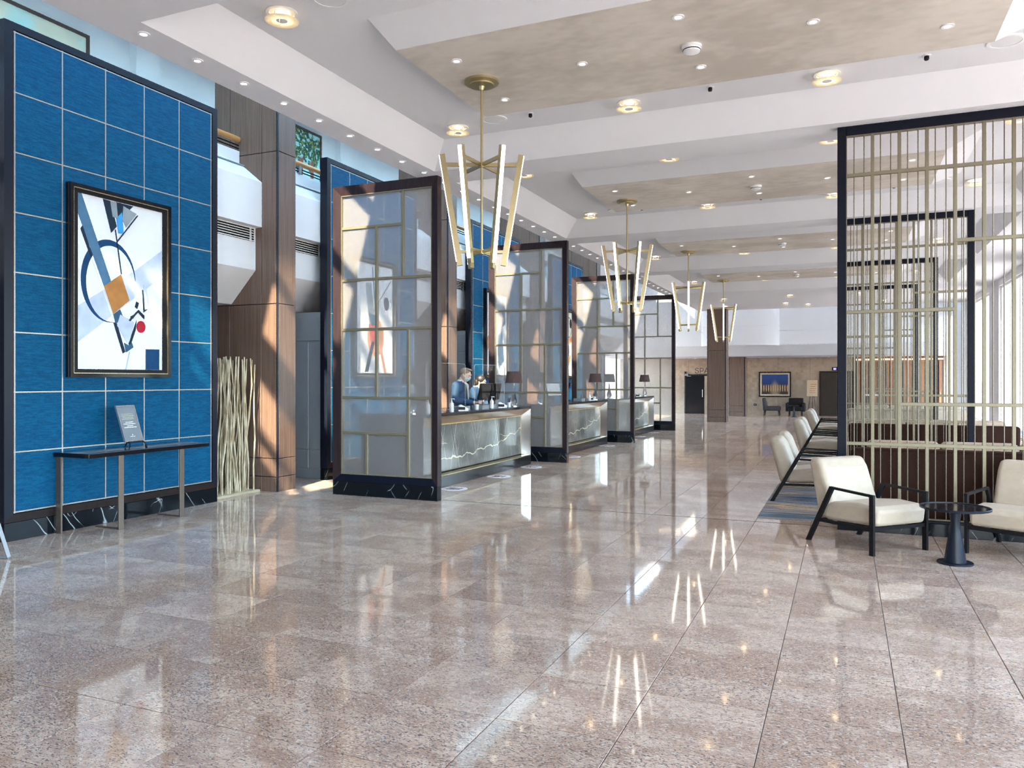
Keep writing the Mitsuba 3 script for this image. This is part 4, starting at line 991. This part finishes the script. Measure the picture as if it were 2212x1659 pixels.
sofa(2, 'm_cream', 'cream sofa behind the third lattice screen, lit by the windows', .95)

# low window bench cushions along the right wall
for k in range(4):
    solo('bench_cushion', rbox(3.26, 3.545, 10.6 + k * P, 13.5 + k * P, SILL - .34, SILL + .06, .05), 'm_tan_leather', f'tan bench cushion under the {["nearest", "second", "third", "farthest"][k]} visible right-hand window', 'bench', 'window benches', smooth=40)

# ------------------------------------------------------------------ far wall
w_ = struct('door_1', cat([bx(-7.02, -6.95, 37.22, 37.32, 0, 2.0), bx(-5.55, -5.48, 37.22, 37.32, 0, 2.0), bx(-7.02, -5.48, 37.22, 37.32, 1.80, 1.87)]), 'm_black')
part(w_, 'leaf', bx(-6.95, -6.10, 37.25, 37.299, .01, 1.80, .004), 'm_door_black')
part(w_, 'leaf', bx(-6.09, -5.55, 37.24, 37.299, .01, 1.80, .004), 'm_stone')
part(w_, 'handle', cyl((-6.18, 37.22, .80), (-6.18, 37.22, 1.15), .012, 8), 'm_chrome')
sp = thing('spa_sign', 'dark letters SPA with a thin rule on the stone wall above the black door', 'sign')
tm = meshkit.text_mesh('SPA', .25, .012)
R90 = trimesh.transformations.rotation_matrix(math.pi / 2, [1, 0, 0])
tm.apply_transform(R90); tm.apply_translation([-6.56, 37.298, 1.925])
part(sp, 'letters', tm, 'm_wood_dark')
part(sp, 'rule', bx(-6.56, -5.92, 37.288, 37.299, 1.885, 1.90), 'm_wood_dark')
solo('door_closer', cat([bx(-7.0, -6.84, 37.15, 37.23, 1.80, 1.90, .01), bx(-6.9, -6.72, 37.17, 37.24, 1.77, 1.80)]), 'm_plastic_grey', 'small dark door closer at the upper left corner of the black door', 'door closer')

def nightpic(p, n, uv):
    x, z = p.x + 2.93, p.z - 1.42
    sky_ = mix((.004, .020, .10), (.010, .045, .20), smoothstep(-.1, .45, z))
    t = smoothstep(.30, .0, dr.abs(x) + .55 * dr.maximum(z + .1, 0.0)) * smoothstep(.32, -.05, z)
    lit = smoothstep(.45, .65, .5 + .5 * dr.sin(x * 62)) * smoothstep(.0, -.12, z) * smoothstep(-.40, -.25, z) * smoothstep(.66, .56, dr.abs(x))
    base = mix(sky_, (.012, .010, .018), smoothstep(.02, -.12, z - .02 * dr.sin(x * 9)))
    c = mix(base, (.70, .42, .20), dr.clip(lit, 0, 1) * .75)
    return mix(c, (.34, .24, .15), t * .7)
mat('m_night_art', nightpic, .4)
pt = thing('painting', 'blue night painting of a lit building in a dark frame on the far stone wall', 'painting')
PXa, PXb, PZa, PZb = -3.63, -2.24, .83, 1.975
g = sbox(PXa, PZa, PXb, PZb)
part(pt, 'frame', prism(g.difference(g.buffer(-.05, join_style=2)), 'y', 37.22, 37.298), 'm_black')
part(pt, 'mat_board', prism(g.buffer(-.05, join_style=2).difference(g.buffer(-.125, join_style=2)), 'y', 37.24, 37.298), 'm_tan_leather')
part(pt, 'canvas', prism(g.buffer(-.125, join_style=2), 'y', 37.25, 37.298), 'm_night_art')
for q, (x, y, a, lab) in enumerate(((-3.0, 36.55, 0.0, 'dark grey armchair seen from the side below the blue night painting'), (-2.0, 36.45, -math.pi / 2, 'black armchair facing the hall right of the grey one, by the far wall'))):
    t = thing('armchair', lab, 'armchair', None)
    M = place(x, y, 0, a)
    m_ = 'm_grey_fabric' if q == 0 else 'm_black'
    part(t, 'seat', rbox(-.30, .36, -.30, .30, .24, .43, .05), m_, 40, to_world=M)
    part(t, 'backrest', soft_block([(-.36, .25), (-.20, .25), (-.22, .50), (-.30, .80), (-.40, .80)], -.31, .31, .035), m_, 40, to_world=M)
    if q:
        for s in (-1, 1): part(t, 'armrest', rbox(-.32, .34, s * .34 - .06, s * .34 + .06, .22, .60, .05), m_, 40, to_world=M)
    for a_ in (-.30, .30):
        for b in (-.25, .25): part(t, 'leg', cyl((a_, b, .25), (a_ * 1.08, b * 1.06, 0), .024, 8, .014), 'm_black', to_world=M)
t = thing('side_table', 'tiny black round table with a conical foot in front of the far black armchair', 'side table')
for n, d in tb_p: part(t, n, d, to_world=T(place(-2.02, 35.7, 0)).scale([.8, .8, 1.0]))
es = thing('easel_sign', 'cream notice board leaning on a dark easel beside the lift door', 'easel sign')
part(es, 'board', bar((-1.33, 36.72, .88), (-1.33, 36.95, 1.60), .44, .03, up=(0, -1, .3)), 'm_board')
for q in range(5): part(es, 'text_line', bar((-1.45 + .012 * q, 36.745 + .025 * q, 1.05 + .09 * q), (-1.18 - .02 * (q % 2), 36.745 + .025 * q, 1.05 + .09 * q), .006, .02), 'm_art5')
for s in (-1, 1): part(es, 'leg', bar((-1.33 + s * .06, 36.80, 1.0), (-1.33 + s * .20, 36.60, 0.0), .025, .025), 'm_wood_dark')
part(es, 'leg', bar((-1.33, 37.0, 1.3), (-1.33, 37.22, 0), .025, .025), 'm_wood_dark')
part(es, 'stretcher', bar((-1.53, 36.61, .04), (-1.13, 36.61, .04), .02, .02), 'm_wood_dark')
w_ = struct('door_2', cat([bx(-1.04, -1.0, 37.2, 37.32, 0, 1.99), bx(.34, .38, 37.2, 37.32, 0, 1.99), bx(-1.04, .38, 37.2, 37.32, 1.94, 1.99)]), 'm_black')
part(w_, 'leaf', bx(-1.0, -.33, 37.26, 37.30, 0, 1.94), 'm_lift'); part(w_, 'leaf', bx(-.32, .34, 37.26, 37.30, 0, 1.94), 'm_lift')
ind = thing('lift_indicator', 'small glowing violet indicator above the lift door', 'indicator')
part(ind, 'case', bx(-.52, -.30, 37.26, 37.30, 2.02, 2.17, .005), 'm_black')
part(ind, 'display', bx(-.47, -.35, 37.255, 37.262, 2.05, 2.14), 'm_led_housing', emit=(.16, .07, 1.1))
sk = thing('wall_socket', 'small dark wall socket on the stone wall below and left of the night painting', 'socket')
part(sk, 'plate', bx(-3.86, -3.74, 37.285, 37.30, .42, .51, .003), 'm_black')
part(sk, 'insert', bx(-3.83, -3.77, 37.28, 37.287, .44, .49), 'm_plastic_grey')
for x in np.linspace(-7.4, 3.2, 12):
    downlight(float(x), 36.75, 2.62, 'small warm downlight in the low ceiling along the far stone wall', 'downlights along the far wall', e=150, tint=(1, .72, .42), s=1.1)
# bar table in front of the timber wall
t = thing('bar_table', 'long pale bar table in front of the slatted timber wall, seen through the lattice screens', 'table')
part(t, 'tabletop', bx(.7, 3.1, 33.3, 33.9, .98, 1.04, .006), 'm_off_white')
for x in (.8, 2.95):
    for y in (33.38, 33.8): part(t, 'leg', bx(x - .03, x + .03, y - .03, y + .03, 0, .98, .003), 'm_black')
